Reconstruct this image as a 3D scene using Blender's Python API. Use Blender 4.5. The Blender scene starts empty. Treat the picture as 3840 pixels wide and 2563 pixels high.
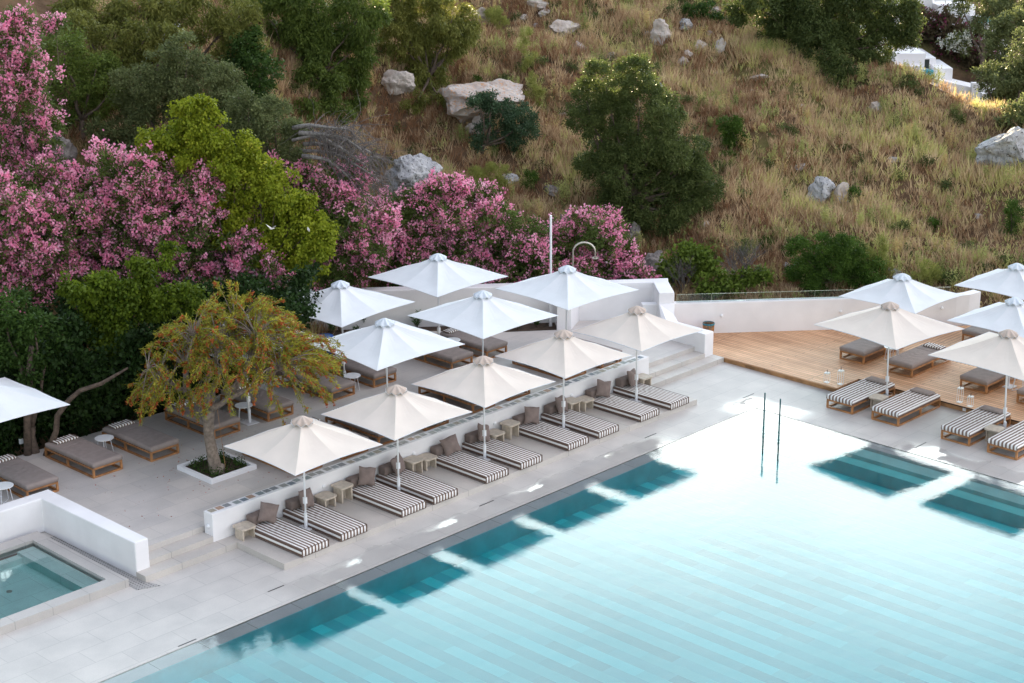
import bpy, bmesh, math, random
import numpy as np
from mathutils import Vector, Matrix, Euler, noise

# ------------------------------------------------------------------ camera, sky, sun, exposure
scene = bpy.context.scene
def basis(yaw, pitch, roll):
    cy, sy = math.cos(yaw), math.sin(yaw)
    f = Vector((cy*math.cos(pitch), sy*math.cos(pitch), -math.sin(pitch)))
    r = Vector((sy, -cy, 0)); u = r.cross(f)
    return r*math.cos(roll)+u*math.sin(roll), -r*math.sin(roll)+u*math.cos(roll), f
R_, U_, F_ = basis(math.radians(44.0954), math.radians(17.9914), math.radians(-0.31134))
CX, CY, CZ = -41.745, -29.975, 18.7
cam = bpy.data.cameras.new("camera"); cam.lens = 36*6545.74/3840; cam.sensor_width = 36
cam.clip_start = .5; cam.clip_end = 3000
camo = bpy.data.objects.new("camera", cam); scene.collection.objects.link(camo)
camo.matrix_world = Matrix(((R_.x, U_.x, -F_.x, CX), (R_.y, U_.y, -F_.y, CY), (R_.z, U_.z, -F_.z, CZ), (0, 0, 0, 1)))
scene.camera = camo

SUN_EL = math.radians(8.3)
VX, VY = 0.71820, 0.69584
sun_dir = Vector((VX+VY*.02, VY-VX*.02, 0)).normalized()*math.cos(SUN_EL)+Vector((0, 0, math.sin(SUN_EL)))
sl = bpy.data.lights.new("sun", 'SUN'); sl.energy = 5.0; sl.angle = math.radians(.6); sl.color = (1, .80, .50)
so = bpy.data.objects.new("sun", sl); scene.collection.objects.link(so)
so.rotation_euler = sun_dir.to_track_quat('Z', 'Y').to_euler(); so.location = (0, 0, 60)

world = bpy.data.worlds.new("World"); scene.world = world; world.use_nodes = True
nt = world.node_tree; N = nt.nodes; Lk = nt.links; N.clear()
def nd(t, **k):
    n = N.new(t)
    for a, b in k.items(): setattr(n, a, b)
    return n
def mth(op, a, b=None, c=None):
    n = nd('ShaderNodeMath', operation=op)
    for i, v in enumerate((a, b, c)):
        if v is None: continue
        if isinstance(v, (int, float)): n.inputs[i].default_value = v
        else: Lk.new(v, n.inputs[i])
    return n.outputs[0]
sky = nd('ShaderNodeTexSky', sky_type='NISHITA', sun_disc=False)
sky.sun_elevation = SUN_EL; sky.sun_rotation = math.atan2(sun_dir.x, sun_dir.y); sky.air_density = 1.0; sky.dust_density = .6
geo = nd('ShaderNodeTexCoord')
sep = nd('ShaderNodeSeparateXYZ'); Lk.new(geo.outputs['Generated'], sep.inputs[0])
# clouds: a high thin layer everywhere, and a bright bank above the hill beside the sun
zc = mth('MAXIMUM', sep.outputs[2], .06)
px = mth('DIVIDE', sep.outputs[0], zc); py = mth('DIVIDE', sep.outputs[1], zc)
cmb = nd('ShaderNodeCombineXYZ'); Lk.new(px, cmb.inputs[0]); Lk.new(py, cmb.inputs[1])
noi = nd('ShaderNodeTexNoise'); noi.inputs['Scale'].default_value = .9; noi.inputs['Detail'].default_value = 6; noi.inputs['Roughness'].default_value = .55
Lk.new(cmb.outputs[0], noi.inputs['Vector'])
cl = nd('ShaderNodeMapRange'); cl.inputs[1].default_value = .42; cl.inputs[2].default_value = .68; Lk.new(noi.outputs[0], cl.inputs[0])
# distance from the bright centre of the bank
bank = Vector((VX+VY*.16, VY-VX*.16, 0)).normalized()*math.cos(math.radians(21))+Vector((0, 0, math.sin(math.radians(21))))
dt = nd('ShaderNodeVectorMath', operation='DOT_PRODUCT'); Lk.new(geo.outputs['Generated'], dt.inputs[0]); dt.inputs[1].default_value = (bank.x, bank.y, 0)
el = mth('ARCSINE', sep.outputs[2])
dev = mth('DIVIDE', mth('SUBTRACT', el, math.radians(21.5)), math.radians(5.0))
bandv = mth('POWER', 2.718, mth('MULTIPLY', mth('MULTIPLY', dev, dev), -1))
az = mth('ARCCOSINE', mth('MINIMUM', mth('DIVIDE', dt.outputs['Value'], mth('MULTIPLY', mth('COSINE', el), math.cos(math.radians(21)))), 1.0))
azd = mth('DIVIDE', az, math.radians(48))
bandh = mth('POWER', 2.718, mth('MULTIPLY', mth('MULTIPLY', azd, azd), -1))
noi2 = nd('ShaderNodeTexNoise'); noi2.inputs['Scale'].default_value = 5; noi2.inputs['Detail'].default_value = 5
Lk.new(geo.outputs['Generated'], noi2.inputs['Vector'])
var = mth('ADD', mth('MULTIPLY', noi2.outputs[0], 1.1), .45)
dev2 = mth('DIVIDE', mth('SUBTRACT', el, math.radians(27)), math.radians(17))
broad = mth('MULTIPLY', mth('POWER', 2.718, mth('MULTIPLY', mth('MULTIPLY', dev2, dev2), -1)), .84)
bright = mth('MULTIPLY', mth('MULTIPLY', bandv, bandh), var)
haze_b = mth('MULTIPLY', mth('MULTIPLY', broad, bandh), var)
glowc = nd('ShaderNodeMixRGB', blend_type='MULTIPLY'); glowc.inputs[0].default_value = 1
comb = nd('ShaderNodeCombineXYZ')
for i in range(3): Lk.new(bright, comb.inputs[i])
Lk.new(comb.outputs[0], glowc.inputs[1]); glowc.inputs[2].default_value = (6.5*1.0, 6.5*.94, 6.5*.80, 1)
skys = nd('ShaderNodeMixRGB', blend_type='MULTIPLY'); skys.inputs[0].default_value = 1
Lk.new(sky.outputs[0], skys.inputs[1]); skys.inputs[2].default_value = (.7, .7, .7, 1)
mixc = nd('ShaderNodeMixRGB'); Lk.new(mth('MULTIPLY', cl.outputs[0], .7), mixc.inputs[0]); Lk.new(skys.outputs[0], mixc.inputs[1]); 
sd = nd('ShaderNodeVectorMath', operation='DOT_PRODUCT'); Lk.new(geo.outputs['Generated'], sd.inputs[0]); sd.inputs[1].default_value = (.55, -.83, 0)
sk = mth('MAXIMUM', mth('ADD', mth('MULTIPLY', sd.outputs['Value'], 1.0), .95), .15); ccl = nd('ShaderNodeCombineXYZ')
for i, k in enumerate((6.9,6.3,6.6)): Lk.new(mth('MULTIPLY', sk, k), ccl.inputs[i])
Lk.new(ccl.outputs[0], mixc.inputs[2])
add = nd('ShaderNodeMixRGB', blend_type='ADD'); add.inputs[0].default_value = 1
Lk.new(mixc.outputs[0], add.inputs[1]); Lk.new(glowc.outputs[0], add.inputs[2])
cb2 = nd('ShaderNodeCombineXYZ')
for i, k in enumerate((4.7, 6.9, 7.4)): Lk.new(mth('MULTIPLY', haze_b, k), cb2.inputs[i])
add2 = nd('ShaderNodeMixRGB', blend_type='ADD'); add2.inputs[0].default_value = 1
Lk.new(add.outputs[0], add2.inputs[1]); Lk.new(cb2.outputs[0], add2.inputs[2]); add = add2
bg = nd('ShaderNodeBackground'); bg.inputs['Strength'].default_value = .1
Lk.new(add.outputs[0], bg.inputs['Color'])
ow = nd('ShaderNodeOutputWorld'); Lk.new(bg.outputs[0], ow.inputs[0])

vs = scene.view_settings
vs.view_transform = 'Standard'; vs.look = 'None'; vs.gamma = 1; vs.exposure = 2.35; vs.use_curve_mapping = False
scene.cycles.transparent_max_bounces = 24; scene.cycles.max_bounces = 8
scene.cycles.sample_clamp_indirect = 12; scene.cycles.sample_clamp_direct = 0
scene.cycles.caustics_reflective = False; scene.cycles.caustics_refractive = False

rng = np.random.default_rng(7); random.seed(7)
col = scene.collection

# ------------------------------------------------------------------ materials
def new_mat(name):
    m = bpy.data.materials.new(name); m.use_nodes = True
    t = m.node_tree; b = t.nodes['Principled BSDF']
    return m, t, b
def rgb(c): return (c[0], c[1], c[2], 1)
def link(t, a, b): t.links.new(a, b)
def noise_mix(t, c1, c2, scale, vec=None, detail=4, lo=.35, hi=.65):
    n = t.nodes.new('ShaderNodeTexNoise'); n.inputs['Scale'].default_value = scale; n.inputs['Detail'].default_value = detail
    if vec is not None: link(t, vec, n.inputs['Vector'])
    r = t.nodes.new('ShaderNodeMapRange'); r.inputs[1].default_value = lo; r.inputs[2].default_value = hi
    link(t, n.outputs[0], r.inputs[0])
    m = t.nodes.new('ShaderNodeMixRGB'); link(t, r.outputs[0], m.inputs[0])
    for i, c in ((1, c1), (2, c2)):
        if isinstance(c, tuple): m.inputs[i].default_value = rgb(c)
        else: link(t, c, m.inputs[i])
    return m.outputs[0], n
def simple(name, c, rough=.6, var=.12, scale=3., bump=0., bscale=60., metal=0., spec=.5, world_=False):
    m, t, b = new_mat(name)
    tc = t.nodes.new('ShaderNodeNewGeometry').outputs['Position'] if world_ else t.nodes.new('ShaderNodeTexCoord').outputs['Object']
    o, n = noise_mix(t, tuple(x*(1-var) for x in c), tuple(min(1, x*(1+var)) for x in c), scale, tc)
    link(t, o, b.inputs['Base Color']); b.inputs['Roughness'].default_value = rough; b.inputs['Metallic'].default_value = metal
    b.inputs['Specular IOR Level'].default_value = spec
    if bump:
        n2 = t.nodes.new('ShaderNodeTexNoise'); n2.inputs['Scale'].default_value = bscale; n2.inputs['Detail'].default_value = 3; link(t, tc, n2.inputs['Vector'])
        bp = t.nodes.new('ShaderNodeBump'); bp.inputs['Strength'].default_value = bump; bp.inputs['Distance'].default_value = .01
        link(t, n2.outputs[0], bp.inputs['Height']); link(t, bp.outputs[0], b.inputs['Normal'])
    return m
M = {}
def cloth(name, c, trans=.25):
    m, t, b = new_mat(name)
    tc = t.nodes.new('ShaderNodeTexCoord').outputs['Object']
    o, n = noise_mix(t, tuple(x*.955 for x in c), c, 2.2, tc, 5)
    b.inputs['Roughness'].default_value = .85; b.inputs['Specular IOR Level'].default_value = .2
    link(t, o, b.inputs['Base Color'])
    tr = t.nodes.new('ShaderNodeBsdfTranslucent'); link(t, o, tr.inputs[0])
    mx = t.nodes.new('ShaderNodeMixShader'); mx.inputs[0].default_value = trans
    link(t, b.outputs[0], mx.inputs[1]); link(t, tr.outputs[0], mx.inputs[2])
    out = t.nodes['Material Output']; link(t, mx.outputs[0], out.inputs[0])
    n3 = t.nodes.new('ShaderNodeTexNoise'); n3.inputs['Scale'].default_value = 1.6; n3.inputs['Detail'].default_value = 4; link(t, tc, n3.inputs['Vector'])
    bp = t.nodes.new('ShaderNodeBump'); bp.inputs['Strength'].default_value = .35; bp.inputs['Distance'].default_value = .05
    link(t, n3.outputs[0], bp.inputs['Height']); link(t, bp.outputs[0], b.inputs['Normal'])
    return m
M['beige_cloth'] = cloth('beige_canvas', (.84, .765, .69))
M['white_cloth'] = cloth('white_canvas', (.82, .84, .86))
M['beige_cap'] = cloth('beige_cap', (.60, .50, .43), .15)
M['white_cap'] = cloth('white_cap', (.74, .80, .86), .2)
M['plaster'] = simple('white_plaster', (.80, .79, .80), .9, .055, .9, .25, 25)
M['white_metal'] = simple('white_metal', (.80, .81, .83), .35, .02)
M['steel'] = simple('brushed_steel', (.50, .46, .40), .35, .05, metal=.8)
M['teak'] = simple('teak', (.38, .175, .066), .5, .30, 5., .3, 40)
M['bolster'] = simple('dark_taupe_fabric', (.17, .13, .115), .9, .07, 6., .35, 160)
M['taupe'] = simple('taupe_fabric', (.275, .228, .21), .9, .07, 6., .35, 160)
M['taupe_dark'] = simple('taupe_piping', (.12, .085, .07), .9, .07, 6.)
M['pillow_t'] = simple('taupe_cotton', (.215, .165, .148), .95, .10, 6., .5, 22)
M['travertine'] = simple('travertine', (.50, .43, .35), .55, .14, 9., .2, 40)
M['stone_grey'] = simple('grey_stone_side', (.42, .40, .37), .6, .14, 6., .2, 40)
M['soil'] = simple('soil', (.055, .035, .022), 1, .4, 6., .8, 18, world_=True)
M['bark'] = simple('bark', (.20, .16, .13), .95, .35, 9., 1., 16)
M['bark_dark'] = simple('dark_bark', (.10, .072, .055), .95, .35, 9., 1., 16)
M['deadlimb'] = simple('weathered_limb', (.20, .185, .175), .95, .35, 14., .8, 20)
M['deadwood'] = simple('dead_wood', (.12, .105, .10), .95, .35, 14., .8, 20)
M['black'] = simple('black_rubber', (.015, .015, .016), .5, .1)
M['dark_gap'] = simple('drain_slot', (.03, .03, .03), .5, .1)
M['teal_metal'] = simple('teal_steel_rail', (.05, .14, .15), .3, .1, metal=.3)
M['blue_plastic'] = simple('blue_plastic', (.01, .09, .42), .35, .1)
M['teal_bag'] = simple('teal_bag', (.02, .17, .22), .3, .2, 20)
M['red_rubber'] = simple('red_hose', (.35, .02, .03), .4, .1)
M['dove'] = simple('dove_feathers', (.55, .52, .50), .8, .2, 20)
M['candle_frame'] = simple('white_lantern_metal', (.82, .82, .80), .4, .02)

def striped(name, period, c1=(.80, .79, .77), c2=(.165, .105, .082), duty=.5, lengthwise=True):
    """woven stripes running along the mattress; its long flanks carry lengthwise bands"""
    m, t, b = new_mat(name)
    tc = t.nodes.new('ShaderNodeTexCoord'); sx = t.nodes.new('ShaderNodeSeparateXYZ'); link(t, tc.outputs['Object'], sx.inputs[0])
    nrm = t.nodes.new('ShaderNodeSeparateXYZ'); link(t, tc.outputs['Normal'], nrm.inputs[0])
    def mm(op, a, b_=None):
        n = t.nodes.new('ShaderNodeMath'); n.operation = op
        for i, v in enumerate((a, b_)):
            if v is None: continue
            if isinstance(v, (int, float)): n.inputs[i].default_value = v
            else: link(t, v, n.inputs[i])
        return n.outputs[0]
    nz = t.nodes.new('ShaderNodeTexNoise'); nz.inputs['Scale'].default_value = 5; nz.inputs['Detail'].default_value = 3; link(t, tc.outputs['Object'], nz.inputs['Vector'])
    wob = mm('MULTIPLY', mm('SUBTRACT', nz.outputs[0], .5), period*.12)
    a = mm('ADD', sx.outputs[0], wob); zz = mm('ADD', sx.outputs[2], .003)
    side = mm('GREATER_THAN', mm('ABSOLUTE', nrm.outputs[0]), .6)
    fa = mm('LESS_THAN', mm('FRACT', mm('DIVIDE', mm('ADD', a, 10*period+period*.25), period)), duty)
    fz = mm('LESS_THAN', mm('FRACT', mm('DIVIDE', mm('ADD', zz, 10*period+period*.12), period*1.15)), .5)
    f = mm('ADD', mm('MULTIPLY', fa, mm('SUBTRACT', 1, side)), mm('MULTIPLY', fz, side))
    mx = t.nodes.new('ShaderNodeMixRGB'); link(t, f, mx.inputs[0]); mx.inputs[1].default_value = rgb(c1); mx.inputs[2].default_value = rgb(c2)
    link(t, mx.outputs[0], b.inputs['Base Color']); b.inputs['Roughness'].default_value = .9; b.inputs['Specular IOR Level'].default_value = .2
    n2 = t.nodes.new('ShaderNodeTexNoise'); n2.inputs['Scale'].default_value = 9; n2.inputs['Detail'].default_value = 4; link(t, tc.outputs['Object'], n2.inputs['Vector'])
    bp = t.nodes.new('ShaderNodeBump'); bp.inputs['Strength'].default_value = .4; bp.inputs['Distance'].default_value = .03
    link(t, n2.outputs[0], bp.inputs['Height']); link(t, bp.outputs[0], b.inputs['Normal'])
    return m
M['stripe_bed'] = striped('striped_daybed_cloth', .1075)
M['stripe_lounger'] = striped('striped_lounger_cloth', .1187, c2=(.20, .14, .115))
M['stripe_pillow'] = striped('striped_pillow_cloth', .095)

def tiles(name, c1, c2, mortar, w, h, wet=False, off=(0, 0), msize=.008, tint=None):
    m, t, b = new_mat(name)
    P = t.nodes.new('ShaderNodeNewGeometry').outputs['Position']
    mp = t.nodes.new('ShaderNodeMapping'); link(t, P, mp.inputs['Vector']); mp.inputs['Location'].default_value = (off[0], off[1], 0)
    br = t.nodes.new('ShaderNodeTexBrick'); link(t, mp.outputs[0], br.inputs['Vector'])
    br.inputs['Scale'].default_value = 1; br.inputs['Brick Width'].default_value = w; br.inputs['Row Height'].default_value = h
    br.inputs['Mortar Size'].default_value = msize; br.inputs['Mortar Smooth'].default_value = .3; br.offset = .5
    br.inputs['Color1'].default_value = rgb(c1); br.inputs['Color2'].default_value = rgb(c2); br.inputs['Mortar'].default_value = rgb(mortar)
    o, n = noise_mix(t, (.90, .90, .90), (1.07, 1.06, 1.05), 1.3, P, 8, .3, .7)
    mu = t.nodes.new('ShaderNodeMixRGB'); mu.blend_type = 'MULTIPLY'; mu.inputs[0].default_value = 1
    link(t, br.outputs['Color'], mu.inputs[1]); link(t, o, mu.inputs[2])
    o2, n_ = noise_mix(t, (.95, .95, .95), (1.04, 1.04, 1.04), 28, P, 6, .3, .7)
    mu2 = t.nodes.new('ShaderNodeMixRGB'); mu2.blend_type = 'MULTIPLY'; mu2.inputs[0].default_value = 1
    link(t, mu.outputs[0], mu2.inputs[1]); link(t, o2, mu2.inputs[2])
    colr = mu2.outputs[0]
    rough = .55
    if wet:
        s = t.nodes.new('ShaderNodeSeparateXYZ'); link(t, P, s.inputs[0])
        def mm(op, a, b_=None):
            n = t.nodes.new('ShaderNodeMath'); n.operation = op
            for i, v in enumerate((a, b_)):
                if v is None: continue
                if isinstance(v, (int, float)): n.inputs[i].default_value = v
                else: link(t, v, n.inputs[i])
            return n.outputs[0]
        nz = t.nodes.new('ShaderNodeTexNoise'); nz.inputs['Scale'].default_value = 1.1; nz.inputs['Detail'].default_value = 5; link(t, P, nz.inputs['Vector'])
        # water film spilling over the pool rim: distance from the rim, ragged by noise
        d = mm('MAXIMUM', s.outputs[0], s.outputs[1])
        edge = mm('ADD', d, mm('MULTIPLY', mm('SUBTRACT', nz.outputs[0], .5), 1.1))
        wet_ = t.nodes.new('ShaderNodeMapRange'); link(t, edge, wet_.inputs[0]); wet_.inputs[1].default_value = 1.0; wet_.inputs[2].default_value = .62
        lx = t.nodes.new('ShaderNodeMapRange'); link(t, s.outputs[0], lx.inputs[0]); lx.inputs[1].default_value = -18.5; lx.inputs[2].default_value = -17.2
        def step(sock, a_, b_):
            q = t.nodes.new('ShaderNodeMapRange'); link(t, sock, q.inputs[0]); q.inputs[1].default_value = a_; q.inputs[2].default_value = b_; return q.outputs[0]
        za_ = step(s.outputs[0], -3.2, -4.4); zb_ = mm('MULTIPLY', step(s.outputs[0], -1.2, -.5), step(s.outputs[1], -1.9, -1.2)); zc_ = step(s.outputs[1], -4.6, -5.2)
        zone = mm('MINIMUM', mm('ADD', mm('ADD', za_, zb_), zc_), 1.0)
        wf = mm('MULTIPLY', mm('MULTIPLY', wet_.outputs[0], lx.outputs[0]), zone)
        rr = t.nodes.new('ShaderNodeMapRange'); link(t, wf, rr.inputs[0]); rr.inputs[3].default_value = .55; rr.inputs[4].default_value = .035
        link(t, rr.outputs[0], b.inputs['Roughness'])
        sp = t.nodes.new('ShaderNodeMapRange'); link(t, wf, sp.inputs[0]); sp.inputs[3].default_value = 1.45; sp.inputs[4].default_value = 1.5
        link(t, sp.outputs[0], b.inputs['IOR'])
        dk = t.nodes.new('ShaderNodeMixRGB'); dk.blend_type = 'MULTIPLY'; link(t, mm('MULTIPLY', wf, .22), dk.inputs[0]); link(t, colr, dk.inputs[1]); dk.inputs[2].default_value = (.35, .35, .38, 1)
        colr = dk.outputs[0]
        n4 = t.nodes.new('ShaderNodeTexNoise'); n4.inputs['Scale'].default_value = 4; link(t, P, n4.inputs['Vector'])
        bp = t.nodes.new('ShaderNodeBump'); bp.inputs['Strength'].default_value = .06; bp.inputs['Distance'].default_value = .02
        link(t, n4.outputs[0], bp.inputs['Height']); link(t, bp.outputs[0], b.inputs['Normal'])
    else: b.inputs['Roughness'].default_value = rough
    link(t, colr, b.inputs['Base Color'])
    return m
M['deck_tile'] = tiles('pale_stone_tiles', (.545, .522, .495), (.51, .49, .467), (.40, .385, .37), 1.35, .70, True, (.35, -.12))
M['terrace_tile'] = tiles('terrace_stone_tiles', (.575, .54, .505), (.52, .495, .475), (.44, .42, .40), 1.35, .70, False, (.6, -.3))
M['step_tile'] = tiles('step_stone_tiles', (.52, .49, .455), (.49, .46, .43), (.28, .27, .26), 1.35, 20, False, (.9, 5))
M['coping_tile'] = tiles('coping_stone', (.46, .44, .42), (.44, .42, .40), (.28, .27, .26), 1.0, 10, False, (.2, 3))
M['ledge_tile'] = tiles('pool_ledge_tiles', (.72, .71, .74), (.66, .66, .69), (.2, .2, .21), 1.35, 10, False, (.2, 3))
M['jac_tile'] = tiles('plunge_pool_tiles', (.62, .95, .93), (.59, .92, .90), (.42, .70, .68), 1.0, .9, False, (.3, .2))

def pool_floor():
    m, t, b = new_mat('striped_pool_floor_tiles')
    P = t.nodes.new('ShaderNodeNewGeometry').outputs['Position']
    s = t.nodes.new('ShaderNodeSeparateXYZ'); link(t, P, s.inputs[0])
    def mm(op, a, b_=None):
        n = t.nodes.new('ShaderNodeMath'); n.operation = op
        for i, v in enumerate((a, b_)):
            if v is None: continue
            if isinstance(v, (int, float)): n.inputs[i].default_value = v
            else: link(t, v, n.inputs[i])
        return n.outputs[0]
    u = mm('DIVIDE', mm('ADD', s.outputs[0], 10.04+71.4), .714)
    f = mm('LESS_THAN', mm('FRACT', u), .5)
    # each tile its own tone
    idx = mm('FLOOR', mm('MULTIPLY', u, 2)); row = mm('FLOOR', mm('DIVIDE', mm('ADD', s.outputs[1], mm('MULTIPLY', mm('FRACT', mm('MULTIPLY', idx, .37)), 1.8)), 1.8))
    cb = t.nodes.new('ShaderNodeCombineXYZ'); link(t, idx, cb.inputs[0]); link(t, row, cb.inputs[1])
    wn = t.nodes.new('ShaderNodeTexWhiteNoise'); link(t, cb.outputs[0], wn.inputs['Vector'])
    tone = mm('ADD', mm('MULTIPLY', wn.outputs[0], .22), .86)
    mx = t.nodes.new('ShaderNodeMixRGB'); link(t, f, mx.inputs[0]); mx.inputs[1].default_value = (.70, .92, .92, 1); mx.inputs[2].default_value = (.46, .68, .72, 1)
    cm = t.nodes.new('ShaderNodeCombineXYZ')
    for i in range(3): link(t, tone, cm.inputs[i])
    mu = t.nodes.new('ShaderNodeMixRGB'); mu.blend_type = 'MULTIPLY'; mu.inputs[0].default_value = 1; link(t, mx.outputs[0], mu.inputs[1]); link(t, cm.outputs[0], mu.inputs[2])
    link(t, mu.outputs[0], b.inputs['Base Color']); b.inputs['Roughness'].default_value = .7
    return m
M['pool_floor'] = pool_floor()
M['pool_wall'] = simple('pool_wall_tiles', (.40, .80, .86), .6, .12, 1.5, world_=True)
M['pool_step'] = simple('pool_step_tiles', (.82, .84, .84), .6, .08, 1.5, world_=True)

def water_mats(name, dens, c, bump):
    m = bpy.data.materials.new(name); m.use_nodes = True; t = m.node_tree; t.nodes.clear()
    P = t.nodes.new('ShaderNodeNewGeometry').outputs['Position']
    mp = t.nodes.new('ShaderNodeMapping'); link(t, P, mp.inputs['Vector']); mp.inputs['Rotation'].default_value = (0, 0, math.radians(44)); mp.inputs['Scale'].default_value = (1., 1.7, 1)
    n1 = t.nodes.new('ShaderNodeTexNoise'); n1.inputs['Scale'].default_value = 9.0; n1.inputs['Detail'].default_value = 3; n1.inputs['Roughness'].default_value = .55; link(t, mp.outputs[0], n1.inputs['Vector'])
    n2 = t.nodes.new('ShaderNodeTexNoise'); n2.inputs['Scale'].default_value = .35; n2.inputs['Detail'].default_value = 2; link(t, P, n2.inputs['Vector'])
    r2 = t.nodes.new('ShaderNodeMapRange'); link(t, n2.outputs[0], r2.inputs[0]); r2.inputs[1].default_value = .35; r2.inputs[2].default_value = .65; r2.inputs[3].default_value = .35; r2.inputs[4].default_value = 1.0
    ml = t.nodes.new('ShaderNodeMath'); ml.operation = 'MULTIPLY'; link(t, n1.outputs[0], ml.inputs[0]); link(t, r2.outputs[0], ml.inputs[1])
    n5 = t.nodes.new('ShaderNodeTexNoise'); n5.inputs['Scale'].default_value = 1.3; n5.inputs['Detail'].default_value = 2; link(t, mp.outputs[0], n5.inputs['Vector'])
    bq = t.nodes.new('ShaderNodeBump'); bq.inputs['Strength'].default_value = 1; bq.inputs['Distance'].default_value = bump*1.3; link(t, n5.outputs[0], bq.inputs['Height'])
    bp = t.nodes.new('ShaderNodeBump'); bp.inputs['Strength'].default_value = 1; bp.inputs['Distance'].default_value = bump; link(t, ml.outputs[0], bp.inputs['Height']); link(t, bq.outputs[0], bp.inputs['Normal'])
    fr = t.nodes.new('ShaderNodeFresnel'); fr.inputs['IOR'].default_value = 1.6; link(t, bp.outputs[0], fr.inputs['Normal'])
    gl = t.nodes.new('ShaderNodeBsdfGlossy'); gl.inputs['Roughness'].default_value = .0; link(t, bp.outputs[0], gl.inputs['Normal'])
    tr = t.nodes.new('ShaderNodeBsdfTransparent')
    mx = t.nodes.new('ShaderNodeMixShader'); link(t, fr.outputs[0], mx.inputs[0]); link(t, tr.outputs[0], mx.inputs[1]); link(t, gl.outputs[0], mx.inputs[2])
    va = t.nodes.new('ShaderNodeVolumeAbsorption'); va.inputs['Density'].default_value = dens; va.inputs['Color'].default_value = rgb(c)
    o = t.nodes.new('ShaderNodeOutputMaterial'); link(t, mx.outputs[0], o.inputs['Surface']); link(t, va.outputs[0], o.inputs['Volume'])
    s = bpy.data.materials.new(name+'_side'); s.use_nodes = True; t = s.node_tree; t.nodes.clear()
    tr = t.nodes.new('ShaderNodeBsdfTransparent'); va = t.nodes.new('ShaderNodeVolumeAbsorption'); va.inputs['Density'].default_value = dens; va.inputs['Color'].default_value = rgb(c)
    o = t.nodes.new('ShaderNodeOutputMaterial'); link(t, tr.outputs[0], o.inputs['Surface']); link(t, va.outputs[0], o.inputs['Volume'])
    return m, s
M['water'], M['water_side'] = water_mats('pool_water', 2.1, (.0, .965, .985), .0016)
M['jac_water'], M['jac_water_side'] = water_mats('plunge_water', .26, (.05, .80, .82), .0008)

def glass_mat():
    m = bpy.data.materials.new('railing_glass'); m.use_nodes = True; t = m.node_tree; t.nodes.clear()
    fr = t.nodes.new('ShaderNodeFresnel'); fr.inputs['IOR'].default_value = 1.45
    gl = t.nodes.new('ShaderNodeBsdfGlossy'); gl.inputs['Roughness'].default_value = .02
    tr = t.nodes.new('ShaderNodeBsdfTransparent'); tr.inputs[0].default_value = (.86, .92, .90, 1)
    mx = t.nodes.new('ShaderNodeMixShader'); link(t, fr.outputs[0], mx.inputs[0]); link(t, tr.outputs[0], mx.inputs[1]); link(t, gl.outputs[0], mx.inputs[2])
    o = t.nodes.new('ShaderNodeOutputMaterial'); link(t, mx.outputs[0], o.inputs['Surface'])
    return m
M['glass'] = glass_mat()
M['glass_edge'] = simple('green_glass_edge', (.52, .58, .46), .2, .1)

def boards(name, along_y):
    m, t, b = new_mat(name)
    P = t.nodes.new('ShaderNodeNewGeometry').outputs['Position']
    mp = t.nodes.new('ShaderNodeMapping'); link(t, P, mp.inputs['Vector'])
    if along_y: mp.inputs['Rotation'].default_value = (0, 0, math.radians(90))
    br = t.nodes.new('ShaderNodeTexBrick'); link(t, mp.outputs[0], br.inputs['Vector']); br.inputs['Scale'].default_value = 1
    br.inputs['Brick Width'].default_value = 4.6; br.inputs['Row Height'].default_value = .15; br.inputs['Mortar Size'].default_value = .007; br.inputs['Mortar Smooth'].default_value = .1; br.offset = .37; br.offset_frequency = 3
    br.inputs['Color1'].default_value = rgb((.68, .425, .245)); br.inputs['Color2'].default_value = rgb((.54, .31, .165)); br.inputs['Mortar'].default_value = rgb((.05, .025, .014))
    mp2 = t.nodes.new('ShaderNodeMapping'); link(t, mp.outputs[0], mp2.inputs['Vector']); mp2.inputs['Scale'].default_value = (.9, 14, 1)
    o, n = noise_mix(t, (.80, .78, .76), (1.18, 1.16, 1.14), 2.2, mp2.outputs[0], 6, .3, .7)
    mu = t.nodes.new('ShaderNodeMixRGB'); mu.blend_type = 'MULTIPLY'; mu.inputs[0].default_value = 1; link(t, br.outputs['Color'], mu.inputs[1]); link(t, o, mu.inputs[2])
    o2, n2 = noise_mix(t, (.86, .82, .80), (1.12, 1.12, 1.14), .5, P, 3, .35, .65)
    mu2 = t.nodes.new('ShaderNodeMixRGB'); mu2.blend_type = 'MULTIPLY'; mu2.inputs[0].default_value = 1; link(t, mu.outputs[0], mu2.inputs[1]); link(t, o2, mu2.inputs[2])
    link(t, mu2.outputs[0], b.inputs['Base Color']); b.inputs['Roughness'].default_value = .6
    return m
M['boards_y'] = boards('deck_boards_lengthwise', True); M['boards_x'] = boards('deck_boards_crosswise', False)
M['fascia'] = simple('deck_fascia_timber', (.33, .175, .075), .7, .35, 3., .4, 20, world_=True)

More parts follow.
